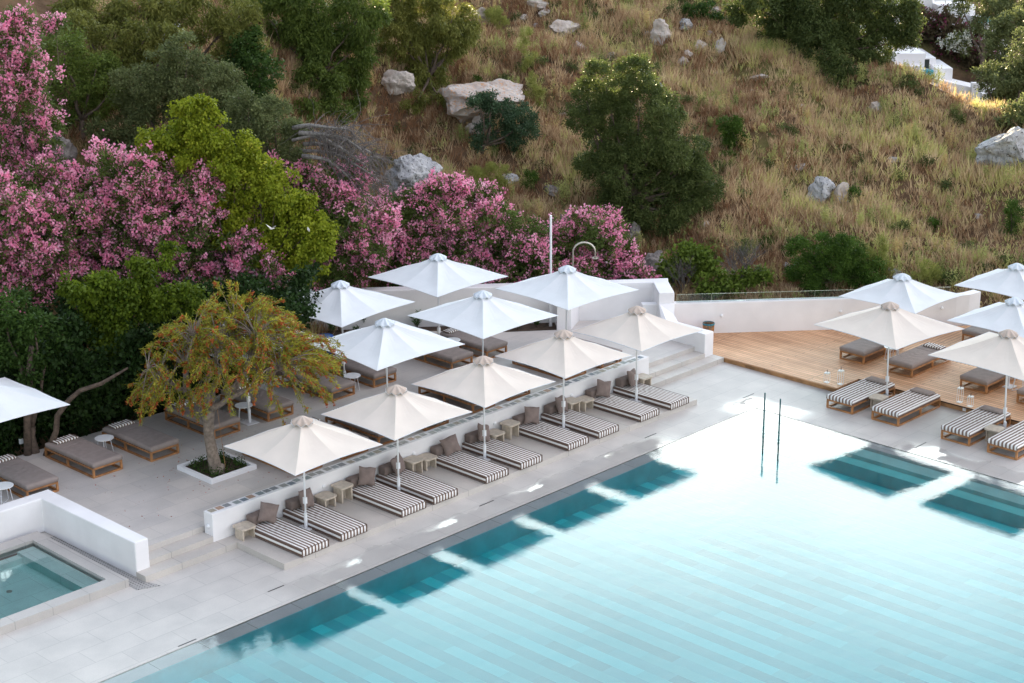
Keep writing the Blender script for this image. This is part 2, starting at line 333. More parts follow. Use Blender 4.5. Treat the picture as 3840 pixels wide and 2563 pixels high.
def foliage(name, dark, light, third=None, trans=.35, rough=.5):
    m, t, b = new_mat(name)
    at = t.nodes.new('ShaderNodeAttribute'); at.attribute_name = 'tone'
    cr = t.nodes.new('ShaderNodeValToRGB'); link(t, at.outputs['Fac'], cr.inputs[0])
    cr.color_ramp.elements[0].color = rgb(dark); cr.color_ramp.elements[1].color = rgb(light); cr.color_ramp.elements[1].position = .85 if third else 1
    if third:
        e = cr.color_ramp.elements.new(1.0); e.color = rgb(third)
    link(t, cr.outputs[0], b.inputs['Base Color']); b.inputs['Roughness'].default_value = rough; b.inputs['Specular IOR Level'].default_value = .15
    tr = t.nodes.new('ShaderNodeBsdfTranslucent'); link(t, cr.outputs[0], tr.inputs[0])
    mx = t.nodes.new('ShaderNodeMixShader'); mx.inputs[0].default_value = trans
    link(t, b.outputs[0], mx.inputs[1]); link(t, tr.outputs[0], mx.inputs[2]); link(t, mx.outputs[0], t.nodes['Material Output'].inputs[0])
    return m
FOL = {
 'oleander': foliage('oleander_leaves', (.045, .075, .016), (.16, .22, .06), (.26, .30, .11)),
 'vine': foliage('vine_leaves', (.09, .14, .010), (.33, .37, .03), (.55, .50, .07)),
 'vinelow': foliage('low_vine_leaves', (.03, .06, .007), (.15, .21, .018), (.30, .36, .04)),
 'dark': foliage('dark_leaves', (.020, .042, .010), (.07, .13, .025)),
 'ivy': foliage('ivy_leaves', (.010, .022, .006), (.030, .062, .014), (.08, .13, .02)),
 'olive': foliage('olive_leaves', (.06, .078, .028), (.19, .22, .09), (.30, .33, .16)),
 'light': foliage('light_leaves', (.06, .095, .018), (.19, .25, .05)),
 'willow': foliage('willow_leaves', (.035, .058, .012), (.13, .18, .035), (.20, .24, .06)),
 'willow2': foliage('golden_willow_leaves', (.07, .085, .016), (.22, .225, .055), (.32, .28, .08)),
 'blue': foliage('blue_green_leaves', (.030, .058, .028), (.09, .15, .075)),
 'bushy': foliage('bush_leaves', (.035, .055, .014), (.14, .175, .055), (.23, .26, .11)),
 'olivebig': foliage('dark_olive_leaves', (.022, .038, .009), (.10, .13, .04), (.19, .22, .09)),
 'bush': foliage('shrub_leaves', (.03, .065, .011), (.11, .19, .03)),
 'fig': foliage('fig_leaves', (.055, .09, .014), (.19, .26, .04)),
 'fennel': foliage('fennel_leaves', (.16, .19, .045), (.42, .42, .12)),
 'purple': foliage('far_oleander_leaves', (.06, .05, .03), (.14, .11, .06)),
 'whiteole': foliage('far_white_oleander_leaves', (.08, .10, .03), (.20, .22, .09)),
 'bottle': foliage('bottlebrush_leaves', (.11, .13, .02), (.40, .38, .05), (.68, .56, .08), trans=.4),
 'young': foliage('young_leaves', (.03, .07, .02), (.10, .19, .05)),
}
FLW = {
 'oleander': foliage('pink_petals', (.86, .24, .45), (.97, .51, .67), (.98, .76, .82), .45),
 'purple': foliage('purple_petals', (.20, .03, .09), (.42, .10, .20), None, .3),
 'whiteole': foliage('white_petals', (.6, .62, .55), (.85, .85, .8), None, .3),
 'red': foliage('red_brush_flowers', (.26, .06, .02), (.58, .17, .06), (.66, .06, .02), .3),
}
M['grass'] = foliage('dry_grass_blades', (.28, .15, .08), (.70, .53, .33), (.55, .52, .20), .35, .8)
M['weed'] = foliage('tall_weeds', (.16, .20, .06), (.50, .50, .19), (.58, .42, .20), .35, .8)

def rock(name, a, b_, c_, lich=.5):
    m, t, b = new_mat(name)
    tc = t.nodes.new('ShaderNodeTexCoord').outputs['Object']
    o, n = noise_mix(t, a, b_, 1.6, tc, 8, .35, .65)
    o2, n2 = noise_mix(t, o, c_, 9, tc, 12, .66-.12*lich, .70-.12*lich)
    n2.inputs['Roughness'].default_value = .75
    link(t, o2, b.inputs['Base Color']); b.inputs['Roughness'].default_value = .95
    n3 = t.nodes.new('ShaderNodeTexNoise'); n3.inputs['Scale'].default_value = 7; n3.inputs['Detail'].default_value = 9; link(t, tc, n3.inputs['Vector'])
    bp = t.nodes.new('ShaderNodeBump'); bp.inputs['Strength'].default_value = 1; bp.inputs['Distance'].default_value = .07
    link(t, n3.outputs[0], bp.inputs['Height']); link(t, bp.outputs[0], b.inputs['Normal'])
    return m
M['rock_pale'] = rock('pale_limestone', (.36, .30, .26), (.52, .47, .43), (.30, .20, .14), .3)
M['rock_grey'] = rock('grey_limestone_with_lichen', (.30, .30, .31), (.50, .50, .50), (.035, .032, .030), .9)
M['rock_ochre'] = rock('ochre_limestone', (.36, .29, .25), (.45, .40, .37), (.50, .24, .10), .9)
M['rock_dark'] = rock('dark_limestone', (.17, .15, .14), (.30, .27, .25), (.05, .045, .04), .8)
def ground_mat():
    m, t, b = new_mat('dry_hillside_earth')
    P = t.nodes.new('ShaderNodeNewGeometry').outputs['Position']
    o, n = noise_mix(t, (.05, .032, .02), (.19, .12, .07), .8, P, 10, .3, .7)
    o2, n2 = noise_mix(t, o, (.13, .12, .045), .23, P, 5, .5, .62)
    link(t, o2, b.inputs['Base Color']); b.inputs['Roughness'].default_value = 1; b.inputs['Specular IOR Level'].default_value = .1
    n3 = t.nodes.new('ShaderNodeTexNoise'); n3.inputs['Scale'].default_value = 3; n3.inputs['Detail'].default_value = 8; link(t, P, n3.inputs['Vector'])
    bp = t.nodes.new('ShaderNodeBump'); bp.inputs['Strength'].default_value = 1; bp.inputs['Distance'].default_value = .15
    link(t, n3.outputs[0], bp.inputs['Height']); link(t, bp.outputs[0], b.inputs['Normal'])
    return m
M['ground'] = ground_mat()

# ------------------------------------------------------------------ mesh helpers
def tag(o, label=None, cat=None, group=None, kind=None):
    if label: o['label'] = label
    if cat: o['category'] = cat
    if group: o['group'] = group
    if kind: o['kind'] = kind
    return o
class MB:
    def __init__(s): s.v = []; s.f = []; s.m = []
    def poly(s, pts, mi=0):
        n = len(s.v); s.v += [tuple(p) for p in pts]; s.f.append(tuple(range(n, n+len(pts)))); s.m.append(mi)
    def box(s, x0, x1, y0, y1, z0, z1, mi=0):
        n = len(s.v)
        s.v += [(x0, y0, z0), (x1, y0, z0), (x1, y1, z0), (x0, y1, z0), (x0, y0, z1), (x1, y0, z1), (x1, y1, z1), (x0, y1, z1)]
        for q in ((0, 3, 2, 1), (4, 5, 6, 7), (0, 1, 5, 4), (1, 2, 6, 5), (2, 3, 7, 6), (3, 0, 4, 7)): s.f.append(tuple(n+i for i in q)); s.m.append(mi)
        return s
    def prism(s, pts, z0, z1, mi=0, zt=None):
        """extrude a counter-clockwise outline; zt gives a top height per corner"""
        n = len(s.v); k = len(pts)
        s.v += [(p[0], p[1], z0) for p in pts]+[(p[0], p[1], (zt[i] if zt else z1)) for i, p in enumerate(pts)]
        s.f.append(tuple(range(n+k-1, n-1, -1))); s.m.append(mi); s.f.append(tuple(range(n+k, n+2*k))); s.m.append(mi)
        for i in range(k):
            j = (i+1) % k; s.f.append((n+i, n+j, n+k+j, n+k+i)); s.m.append(mi)
        return s
    def tube(s, pts, rad, seg=8, mi=0, cap=True):
        pts = [Vector(p) for p in pts]; rad = rad if isinstance(rad, (list, tuple)) else [rad]*len(pts)
        n0 = len(s.v); up = None
        for i, p in enumerate(pts):
            d = (pts[min(i+1, len(pts)-1)]-pts[max(i-1, 0)])
            d = d.normalized() if d.length > 1e-9 else Vector((0, 0, 1))
            if up is None: up = d.orthogonal().normalized()
            else:
                up = up-d*up.dot(d); up = up.normalized() if up.length > 1e-6 else d.orthogonal().normalized()
            w = d.cross(up)
            for k in range(seg):
                a = 2*math.pi*k/seg; q = p+(up*math.cos(a)+w*math.sin(a))*rad[i]; s.v.append(tuple(q))
        for i in range(len(pts)-1):
            for k in range(seg):
                a = n0+i*seg+k; b = n0+i*seg+(k+1) % seg; s.f.append((a, b, b+seg, a+seg)); s.m.append(mi)
        if cap:
            s.f.append(tuple(n0+seg-1-k for k in range(seg))); s.m.append(mi)
            s.f.append(tuple(n0+(len(pts)-1)*seg+k for k in range(seg))); s.m.append(mi)
        return s
    def disc(s, c, r, z0, z1, seg=28, mi=0):
        s.prism([(c[0]+r*math.cos(2*math.pi*k/seg), c[1]+r*math.sin(2*math.pi*k/seg)) for k in range(seg)], z0, z1, mi); return s
    def mesh(s, name, mats, smooth=False):
        me = bpy.data.meshes.new(name); me.from_pydata(s.v, [], s.f); me.update()
        for m in (mats if isinstance(mats, (list, tuple)) else [mats]): me.materials.append(m)
        if len(me.materials) > 1: me.polygons.foreach_set('material_index', s.m)
        if smooth: me.polygons.foreach_set('use_smooth', [True]*len(me.polygons))
        return me
    def build(s, name, mats, parent=None, smooth=False, bevel=0, seg=2, subdiv=0):
        me = s.mesh(name, mats, smooth)
        if bevel:
            bm = bmesh.new(); bm.from_mesh(me); bmesh.ops.remove_doubles(bm, verts=bm.verts, dist=1e-5)
            bmesh.ops.bevel(bm, geom=list(bm.edges), offset=bevel, segments=seg, affect='EDGES', profile=.5, clamp_overlap=True)
            bm.to_mesh(me); bm.free()
            if smooth: me.polygons.foreach_set('use_smooth', [True]*len(me.polygons))
        o = bpy.data.objects.new(name, me); col.objects.link(o)
        if parent is not None: o.parent = parent
        return o
def empty(name, loc, rz=0.):
    o = bpy.data.objects.new(name, None); col.objects.link(o); o.location = loc; o.rotation_euler = (0, 0, rz); o.empty_display_size = .2
    return o
def copy_tree(o, parent=None):
    c = o.copy(); col.objects.link(c); c.parent = parent
    for ch in list(o.children): copy_tree(ch, c)
    return c

# terrain -----------------------------------------------------------
def vw(x,y):
    a=x-CX;b=y-CY
    return a*VX+b*VY, a*VY-b*VX
def xy(v,w):
    return CX+v*VX+w*VY, CY+v*VY-w*VX
def lerp(a,b,t): return a+(b-a)*t
def ss(a,b,t):
    t=min(1,max(0,(t-a)/(b-a))); return t*t*(3-2*t)
def pw(pts,t):
    if t<=pts[0][0]: return pts[0][1]
    for (a,b),(c,d) in zip(pts,pts[1:]):
        if t<=c: return b+(d-b)*(t-a)/(c-a)
    return pts[-1][1]
FOOT=[(-60,30),(-24,38.5),(-15,46.3),(-7.5,55),(-5.5,58.3),(5,60.2),(15,60.0),(19,59.5),(24,57),(60,40)]
CREST=[(-60,88),(0,90),(8,88),(13,81.5),(16.4,77.6),(21,72.3),(30,68),(60,50)]
def hill(v,w):
    vf=pw(FOOT,w); vc=pw(CREST,w)
    L=1-ss(-9,-2,w)
    t=min(v,vc)-vf
    if t<=0: return 0.12+max(-0.5,t*.15)
    hl=.25*min(t,9)+.64*min(max(t-9,0),11)+.34*max(t-20,0)
    h=.12+lerp(.337*t,hl,L)
    h+= (.22*math.sin(v*.9+w*.5)+.18*math.sin(w*1.1-v*.4)+.10*math.sin(2.3*w+1.7*v))*ss(0,3,t)*(1-ss(2,8,v-vc)*.7)
    if v>vc:
        h-= .45*(v-vc)*ss(0,3,v-vc)
        h=max(h,-1.0-.2*math.sin(v*.1),min(10.,.3*(v-88)-.5+.3*math.sin(v*.7)+.3*math.sin(w*.6)))
    return h


def quads(name, V, tone, mat, parent=None):
    """V: (n,4,3) corner array"""
    n = len(V); me = bpy.data.meshes.new(name)
    me.vertices.add(n*4); me.vertices.foreach_set('co', V.reshape(-1).astype(np.float32))
    me.loops.add(n*4); me.loops.foreach_set('vertex_index', np.arange(n*4, dtype=np.int32))
    me.polygons.add(n); me.polygons.foreach_set('loop_start', np.arange(0, n*4, 4, dtype=np.int32)); me.polygons.foreach_set('loop_total', np.full(n, 4, dtype=np.int32))
    a = me.attributes.new('tone', 'FLOAT', 'FACE'); a.data.foreach_set('value', np.clip(tone, 0, 1).astype(np.float32))
    me.update(calc_edges=True); me.materials.append(mat)
    o = bpy.data.objects.new(name, me); col.objects.link(o)
    if parent is not None: o.parent = parent
    return o
def unit(a): return a/np.maximum(np.linalg.norm(a, axis=1, keepdims=True), 1e-9)
def leaf_quads(C, D, L, W, rs=rng):
    """diamond leaves at C pointing along D, length L, width W"""
    n = len(C); r = unit(rs.normal(size=(n, 3))); S = unit(np.cross(D, r))
    L = np.broadcast_to(L, (n,))[:, None]; W = np.broadcast_to(W, (n,))[:, None]
    a = C; b = C+D*L*.45+S*W*.5; c = C+D*L; d = C+D*L*.45-S*W*.5
    return np.stack([a, b, c, d], axis=1)
def crown_points(blobs, dens, clump, depth=.5):
    """points on a crown of lobes: each blob carries smaller lobes, each lobe leafy clumps"""
    P = []; Nn = []; T = []
    for (x, y, z, r) in blobs:
        nl = 9 if r > .45 else 5
        ld = unit(rng.normal(size=(nl, 3))+np.array([0, 0, .15])); lr = r*rng.uniform(.34, .56, nl); lc = ld*(r*rng.uniform(.55, .85, nl))[:, None]
        lt = rng.random(nl)
        n = int(12.6*r*r*dens); w = lr**2; li = rng.choice(nl, n, p=w/w.sum())
        k = max(6, int(12.6*r*r*clump)); ci = rng.choice(nl, k, p=w/w.sum()); cd = unit(rng.normal(size=(k, 3))+ld[ci]*.5)
        cc = lc[ci]+cd*(lr[ci]*(1-.45*depth*rng.random(k)))[:, None]; ct = rng.random(k)
        i = rng.integers(0, k, n); sig = .33/math.sqrt(clump)
        p = cc[i]+rng.normal(size=(n, 3))*sig*np.array([1, 1, .8])
        P.append(p+np.array([x, y, z])); Nn.append(unit(cd[i]+.35*unit(p))); T.append(ct[i]*.40+lt[ci[i]]*.25+rng.random(n)*.35)
    return np.concatenate(P), np.concatenate(Nn), np.concatenate(T)
# ------------------------------------------------------------------ setting
def make_terrain():
    vs_ = np.concatenate([np.arange(-40, 36, 4.), np.arange(36, 92, .55), np.arange(92, 135, 1.5), np.array([140, 150, 170, 200, 260, 340, 500, 800, 1200, 2000.])])
    ws = np.concatenate([-np.array([2000, 1200, 800, 500, 300, 180, 110, 70, 50.]), np.arange(-40, -26, 2.), np.arange(-26, 34, .55), np.arange(34, 60, 2.), np.array([70, 110, 180, 300, 500, 800, 1200, 2000.])])
    V = []
    for v in vs_:
        for w in ws:
            x, y = xy(v, w); h = hill(v, w)
            near = 36 < v < 90 and -26 < w < 34
            if near and h > .5: h += random.uniform(-.05, .05)
            if h < .35: h = min(h, -.05)
            if -46 < x < 13 and -46 < y < 13.0 and not (y > 7 and h > .4): h = min(h, -1.35)      # dug out below pool, decks and terrace
            if abs(v) > 150 or abs(w) > 150: h = max(h-.02*(max(abs(v), abs(w))-150), -9)
            V.append((x, y, h))
    nw = len(ws); F = []
    for i in range(len(vs_)-1):
        for j in range(nw-1):
            a = i*nw+j; F.append((a, a+1, a+nw+1, a+nw))
    me = bpy.data.meshes.new('ground'); me.from_pydata(V, [], F); me.polygons.foreach_set('use_smooth', [True]*len(F)); me.materials.append(M['ground'])
    o = bpy.data.objects.new('ground', me); col.objects.link(o); tag(o, kind='structure')
make_terrain()

def struct(name, mb, mats, **k):
    o = mb.build(name, mats, **k); o['kind'] = 'structure'; return o
# pool deck, an L round the pool
b = MB(); b.prism([(-60, 0), (0, 0), (0, -60), (4.1, -60), (4.1, -1.0), (2.9, -1.0), (2.9, 3.4), (-20.15, 3.4), (-20.15, 8.0), (-20.59, 8.0), (-20.59, 3.52), (-60, 3.52)], -1.4, 0)
struct('pool_deck', b, M['deck_tile'])
# pool shell: floor, walls, shallow rim ledges and steps
b = MB()
b.box(-60, -1.4, -60, -.45, -.8, -.62, 0)
b.box(-60, 0, -.45, -.002, -.8, -.035, 1)
b.box(-.42, -.002, -60, -.45, -.8, -.035, 1)
b.box(-.96, -.422, -60, -.452, -.8, -.13, 3)
b.box(-1.4, -.962, -60, -.454, -.8, -.25, 3)
b.box(-60, -1.402, -.47, -.452, -.62, -.04, 2)
struct('pool_basin', b, [M['pool_floor'], M['ledge_tile'], M['pool_wall'], M['pool_step']])
b = MB(); b.box(-60, -.004, -60, -.004, -.61, -.008)
b.m = [1, 0, 1, 1, 1, 1]
w_ = struct('pool_water', b, [M['water'], M['water_side']]); 
# steps and platform
b = MB(); b.box(-20.2, -17.43, 3.37, 3.86, 0, .17); b.box(-20.2, -17.84, 3.80, 4.3, .172, .325)
struct('steps', b, M['step_tile'])
b = MB(); b.box(-1.02, 2.83, 3.37, 3.86, 0, .17); b.box(-.58, 2.35, 3.80, 4.3, .172, .325)
struct('steps', b, M['step_tile'])
b = MB(); b.box(-17.428, -1.022, 1.47, 3.785, 0, .17)
struct('platform', b, M['step_tile'])
b = MB(); b.prism([(-19.8, 4.24), (2.35, 4.24), (2.35, 5.5), (3.80, 7.30), (1.2, 9.56), (.95, 9.25), (.55, 8.87), (-.8, 9.95), (-1.87, 11.2), (-2.55, 12.0), (-40, 12.0), (-40, 8.25), (-19.8, 8.25)], -.5, .47)
struct('terrace', b, [M['terrace_tile']])
b = MB(); b.prism([(-2.5, 12.04), (-1.87, 11.24), (-.8, 9.98), (.55, 8.9), (.93, 9.2), (1.6, 9.3), (-5.9, 15.6), (-9.5, 15.2), (-9.5, 12.04)], -.5, .44)
o = struct('planting_bed', b, M['soil'])
# timber deck
b = MB()
b.prism([(2.83, -1.1), (4.05, -1.1), (4.05, -60), (7.6, -60), (7.6, .2), (5.2, 4.86), (2.86, 6.9), (2.83, 6.9)], .13, .168, 0)
b.prism([(7.602, -60), (12.1, -60), (12.1, -1.2), (11.05, -.32), (7.602, 2.72)], .13, .168, 1)
b.prism([(7.6, .2), (7.601, 2.72), (5.2, 4.86)], .13, .168, 0)
b.box(2.85, 2.9, -1.1, 3.4, 0, .128, 2); b.box(2.85, 4.07, -1.085, -1.04, 0, .128, 2); b.box(4.07, 4.12, -60, -1.05, 0, .128, 2)
struct('timber_deck', b, [M['boards_y'], M['boards_x'], M['fascia']])
b = MB(); b.box(4.13, 12.0, -60, 5, -.5, .1); struct('ground_below_deck', b, M['soil'])

# ---- white walls: each a thing
def wall(label, mb, bevel=.02, name='white_wall', cat='wall'):
    return tag(mb.build(name, M['plaster'], bevel=bevel, smooth=False), label, cat)
b = MB(); b.box(-17.84, -.58, 3.79, 4.15, 0.0, .93)
w1 = tag(b.build('low_wall', M['plaster'], bevel=.015), 'long low white wall behind the daybeds, its top inlaid with small square stones', 'wall')
def inlay_mat():
    m, t, bs = new_mat('inlaid_square_stones')
    at = t.nodes.new('ShaderNodeAttribute'); at.attribute_name = 'tone'
    cr = t.nodes.new('ShaderNodeValToRGB'); link(t, at.outputs['Fac'], cr.inputs[0]); cr.color_ramp.interpolation = 'CONSTANT'
    cols = [(.23, .27, .28), (.30, .34, .33), (.18, .22, .26), (.33, .33, .31), (.38, .34, .27), (.25, .26, .27), (.42, .28, .20), (.31, .33, .34)]
    e = cr.color_ramp.elements; e[0].color = rgb(cols[0]); e[1].position = .97; e[1].color = rgb(cols[7])
    for i in range(1, 7): x = e.new(i/7.); x.color = rgb(cols[i])
    P = t.nodes.new('ShaderNodeNewGeometry').outputs['Position']
    o, n = noise_mix(t, (.75, .75, .75), (1.25, 1.25, 1.25), 30, P, 5)
    mu = t.nodes.new('ShaderNodeMixRGB'); mu.blend_type = 'MULTIPLY'; mu.inputs[0].default_value = 1; link(t, cr.outputs[0], mu.inputs[1]); link(t, o, mu.inputs[2])
    link(t, mu.outputs[0], bs.inputs['Base Color']); bs.inputs['Roughness'].default_value = .5
    return m
Q = []; x = -17.68; k = 0
while x < -.8:
    y = 3.97+random.choice((-.035, 0, .035)); s = .098+random.uniform(-.006, .006); a = random.uniform(-.03, .03)
    cs, sn = math.cos(a), math.sin(a)
    Q.append([(x+cs*dx-sn*dy, y+sn*dx+cs*dy, .933) for dx, dy in ((-s, -s), (s, -s), (s, s), (-s, s))])
    k += 1; x += .232+(.07 if k % 3 == 0 else 0)
quads('stone_inlay', np.array(Q), rng.random(len(Q)), inlay_mat(), w1)
def wall_light(x, y, z, nx, ny, parent=None, label=None):
    n = Vector((nx, ny, 0)).normalized(); p = Vector((x, y, z)); b = MB()
    b.tube([p, p+n*.03, p+n*.045], [.058, .058, .03], 16); b.tube([p+n*.045, p+n*.06], [.02, .018], 10)
    return tag(b.build('wall_light', M['white_metal']), label, 'wall light', 'round white lights on the walls')
for lx, lb in ((-14.18, 'round white wall light beside the first tall stone table from the left'), (-10.9, 'round white wall light behind the second pair of stone tables'),
               (-7.65, 'round white wall light beside the third tall stone table'), (-4.3, 'round white wall light behind the fourth pair of stone tables')):
    wall_light(lx, 3.788, .585, 0, -1, None, lb)
wall_light(-17.842, 3.97, .56, -1, 0, None, 'round white wall light on the near end face of the low wall')

b = MB(); b.prism([(-20.2, 3.74), (-19.8, 3.74), (-19.8, 8.25), (-40, 8.25), (-40, 7.82), (-20.27, 7.82)], 0, .95)
wall('white wall wrapping the corner of the plunge pool', b, .03)
# plunge pool
b = MB()
for bx in ((-40, -20.6, 3.5, 3.88, 0, .205), (-40, -20.6, 7.2, 7.6, 0, .205), (-20.98, -20.6, 3.88, 7.2, 0, .205)): b.box(*bx, 0)
b.box(-40, -20.98, 3.88, 7.2, -.6, -.20, 1); b.box(-21.45, -20.98, 3.881, 7.199, -.20, .03, 1); b.box(-40, -21.45, 6.95, 7.199, -.20, -.05, 1)
b.box(-40, -20.98, 3.86, 3.885, -.20, .0, 1)
pp = tag(b.build('plunge_pool', [M['coping_tile'], M['jac_tile']]), 'small raised stone plunge pool with pale turquoise water, cut by the left edge', 'plunge pool')
b = MB(); b.box(-40, -20.985, 3.89, 7.195, -.195, .12); b.m = [1, 0, 1, 1, 1, 1]
b.build('plunge_water', [M['jac_water'], M['jac_water_side']], pp)
for fx, fy in ((-22.55, 5.75), (-22.2, 4.55)):
    b = MB(); b.disc((fx, fy), .07, -.199, -.185, 16); b.build('floor_light', M['steel'], pp)
b = MB(); b.prism([(-20.58, 7.4), (-20.25, 7.4), (-20.15, 3.36), (-20.05, 2.98), (-20.58, 3.2)], .0, .012)
def grate():
    m, t, bs = new_mat('perforated_drain'); P = t.nodes.new('ShaderNodeNewGeometry').outputs['Position']
    v = t.nodes.new('ShaderNodeTexVoronoi'); v.inputs['Scale'].default_value = 11; v.inputs['Randomness'].default_value = .15; link(t, P, v.inputs['Vector'])
    r = t.nodes.new('ShaderNodeMath'); r.operation = 'LESS_THAN'; link(t, v.outputs['Distance'], r.inputs[0]); r.inputs[1].default_value = .2
    m_ = t.nodes.new('ShaderNodeMixRGB'); link(t, r.outputs[0], m_.inputs[0]); m_.inputs[1].default_value = rgb((.36, .35, .34)); m_.inputs[2].default_value = rgb((.03, .03, .03)); link(t, m_.outputs[0], bs.inputs['Base Color']); return m
tag(b.build('drain_grate', grate()), 'perforated wedge shaped drain cover between the plunge pool and the white wall', 'drain')
for (x0, x1, y, along, lb) in ((-18.46, -17.97, .82, 0, 'thin dark drain slot in the deck near the corner of the bed platform'), (-11.3, -10.76, .775, 0, 'thin dark drain slot in the deck below the middle daybeds'),
                           (-4.36, -3.83, .795, 0, 'thin dark drain slot in the deck below the last two daybeds'), (.43, 1.0, .78, 0, 'thin dark drain slot at the far corner of the pool'),
                           (.46, 1.02, -5.44, 0, 'thin dark drain slot in front of the third striped lounger'), (-21.6, -21.1, -.0+.10, 0, 'thin dark drain slot at the rim of the near left pool edge')):
    b = MB(); b.box(x0, x1, y-.018, y+.018, 0, .004); tag(b.build('drain_slot', M['dark_gap']), lb, 'drain')

# far terrace wall with its end pillar
b = MB()
b.prism([(-5.75, 15.52), (3.84, 7.31), (2.93, 6.30), (3.36, 5.96), (4.45, 7.16), (4.62, 7.26), (-5.45, 15.88)], .0, 1.8)
wall('tall white wall along the back of the terrace ending in an angled pillar', b, .03, 'back_wall')
b = MB(); b.prism([(.56, 8.86), (.95, 8.54), (1.85, 9.0), (1.36, 9.42)], .45, 1.8)
wall('short white stub wall between the shower and the planting bed', b, .02, 'stub_wall')
b = MB(); b.prism([(2.35, 3.82), (2.82, 3.82), (2.84, 5.35), (3.10, 5.75), (3.36, 5.95), (2.93, 6.29), (2.55, 5.9), (2.35, 5.42)], .0, .99, 0, [.99, .99, .99, 1.12, 1.42, 1.42, 1.12, .99])
wall('low white wall beside the far steps, curving up into the back wall', b, .02, 'low_wall')
# curved wall by the timber deck with glass rail
in_ = [(2.83, 6.93), (4.72, 5.26), (7.58, 2.74), (10.0, .62), (11.15, -.42), (11.6, -.66), (12.2, -.76)]
out_ = [(x+.19, y+.24) for x, y in in_]; out_[-1] = (12.25, -.42); out_[-2] = (11.7, -.33)
b = MB(); b.prism(in_+out_[::-1], 0, 1.275)
rw = wall('curved white wall behind the timber deck topped by a glass rail', b, .015, 'curved_wall')
g = empty('glass_railing', (3.0, 7.0, 1.27)); tag(g, 'clear glass railing panels along the top of the curved white wall', 'railing')
mid = [((a[0]+c[0])/2, (a[1]+c[1])/2) for a, c in zip(in_, out_)]
def along(t):
    L = [0]
    for a, c in zip(mid, mid[1:]): L.append(L[-1]+math.dist(a, c))
    t *= L[-1]
    for i in range(len(mid)-1):
        if t <= L[i+1]+1e-9:
            k = (t-L[i])/(L[i+1]-L[i]); return (mid[i][0]+(mid[i+1][0]-mid[i][0])*k, mid[i][1]+(mid[i+1][1]-mid[i][1])*k)
    return mid[-1]
npan = 9
for i in range(npan-1):
    a = Vector((*along(.10+.9*i/npan+.001), 0)); c = Vector((*along(.10+.9*(i+1)/npan-.001), 0)); d = (c-a).normalized(); n = Vector((-d.y, d.x, 0))*.006
    b = MB(); b.prism([(a-n)[:2], (c-n)[:2], (c+n)[:2], (a+n)[:2]], 1.276, 1.555)
    o = b.build('glass_panel', M['glass'], g); o.matrix_parent_inverse = Matrix.Translation((-3.0, -7.0, -1.27))
    b = MB(); b.prism([(a-n*1.3)[:2], (c-n*1.3)[:2], (c+n*1.3)[:2], (a+n*1.3)[:2]], 1.5555, 1.562)
    b.prism([(a-n*1.2)[:2], (a+d*.006-n*1.2)[:2], (a+d*.006+n*1.2)[:2], (a+n*1.2)[:2]], 1.277, 1.555)
    o = b.build('glass_edge', M['glass_edge'], g); o.matrix_parent_inverse = Matrix.Translation((-3.0, -7.0, -1.27))
wall_light(8.05, 2.30, .82, -.66, -.75, None, 'round white light on the curved wall, left of the front white umbrella')
wall_light(10.75, -.085, .85, -.66, -.75, None, 'round white light on the curved wall, under the right of the umbrella')
wall_light(4.9, 5.08, .80, -.66, -.75, None, 'round white light on the curved wall above the waste bin')
b = MB(); b.box(4.10, 4.135, -4.98, -4.87, .03, .13)
b = MB(); b.box(4.045, 4.069, -4.98, -4.87, .03, .12); tag(b.build('socket_box', M['white_metal'], bevel=.006), 'small white socket on the timber deck edge beside the third striped lounger', 'socket')

# ------------------------------------------------------------------ furniture
def rounded(mb_box, name, mat, parent, bev=.03, seg=3):
    b = MB(); b.box(*mb_box); return b.build(name, mat, parent, smooth=True, bevel=bev, seg=seg)
def smooth_by_angle(o, ang=40):
    me = o.data; me.polygons.foreach_set('use_smooth', [True]*len(me.polygons))
    bm = bmesh.new(); bm.from_mesh(me)
    for e in bm.edges:
        e.smooth = not (len(e.link_faces) == 2 and e.calc_face_angle(0) > math.radians(ang))
    bm.to_mesh(me); bm.free()

def pillow_mesh(name, w, h, t, mat, parent=None, seed=0, loc=None):
    """knife-edged cushion standing in its own XZ plane"""
    n = 12; V = []; F = []; rs = random.Random(seed)
    ph = [rs.uniform(0, 6.28) for _ in range(6)]
    for side in (1, -1):
        for i in range(n+1):
            for j in range(n+1):
                u, v = i/n*2-1, j/n*2-1
                e = max(0, (1-u*u)*(1-v*v)); th = side*(t*.5*e**.42+.004)
                pin = 1-.10*(1-abs(u*v))*(max(abs(u), abs(v))**3)
                wr = .010*math.sin(7*u+4*v+ph[0])+.008*math.sin(9*v-5*u+ph[1])+.006*math.sin(15*u*v+ph[2])
                V.append((u*w/2*pin, th+wr*side*(e**.3), v*h/2*pin+.012*math.sin(4*u+ph[3])))
    m_ = (n+1)**2
    for s in (0, 1):
        for i in range(n):
            for j in range(n):
                a = s*m_+i*(n+1)+j; q = (a, a+1, a+n+2, a+n+1); F.append(q if s else q[::-1])
    # close the rim
    rim = [i*(n+1) for i in range(n+1)]+[n*(n+1)+j for j in range(1, n+1)]+[i*(n+1)+n for i in range(n-1, -1, -1)]+[j for j in range(n-1, 0, -1)]
    for a, c in zip(rim, rim[1:]+rim[:1]): F.append((a, c, c+m_, a+m_))
    me = bpy.data.meshes.new(name); me.from_pydata(V, [], F); me.update(); me.materials.append(mat); me.polygons.foreach_set('use_smooth', [True]*len(F))
    bm = bmesh.new(); bm.from_mesh(me); bmesh.ops.recalc_face_normals(bm, faces=bm.faces); bm.to_mesh(me); bm.free()
    o = bpy.data.objects.new(name, me); col.objects.link(o); o.parent = parent
    return o

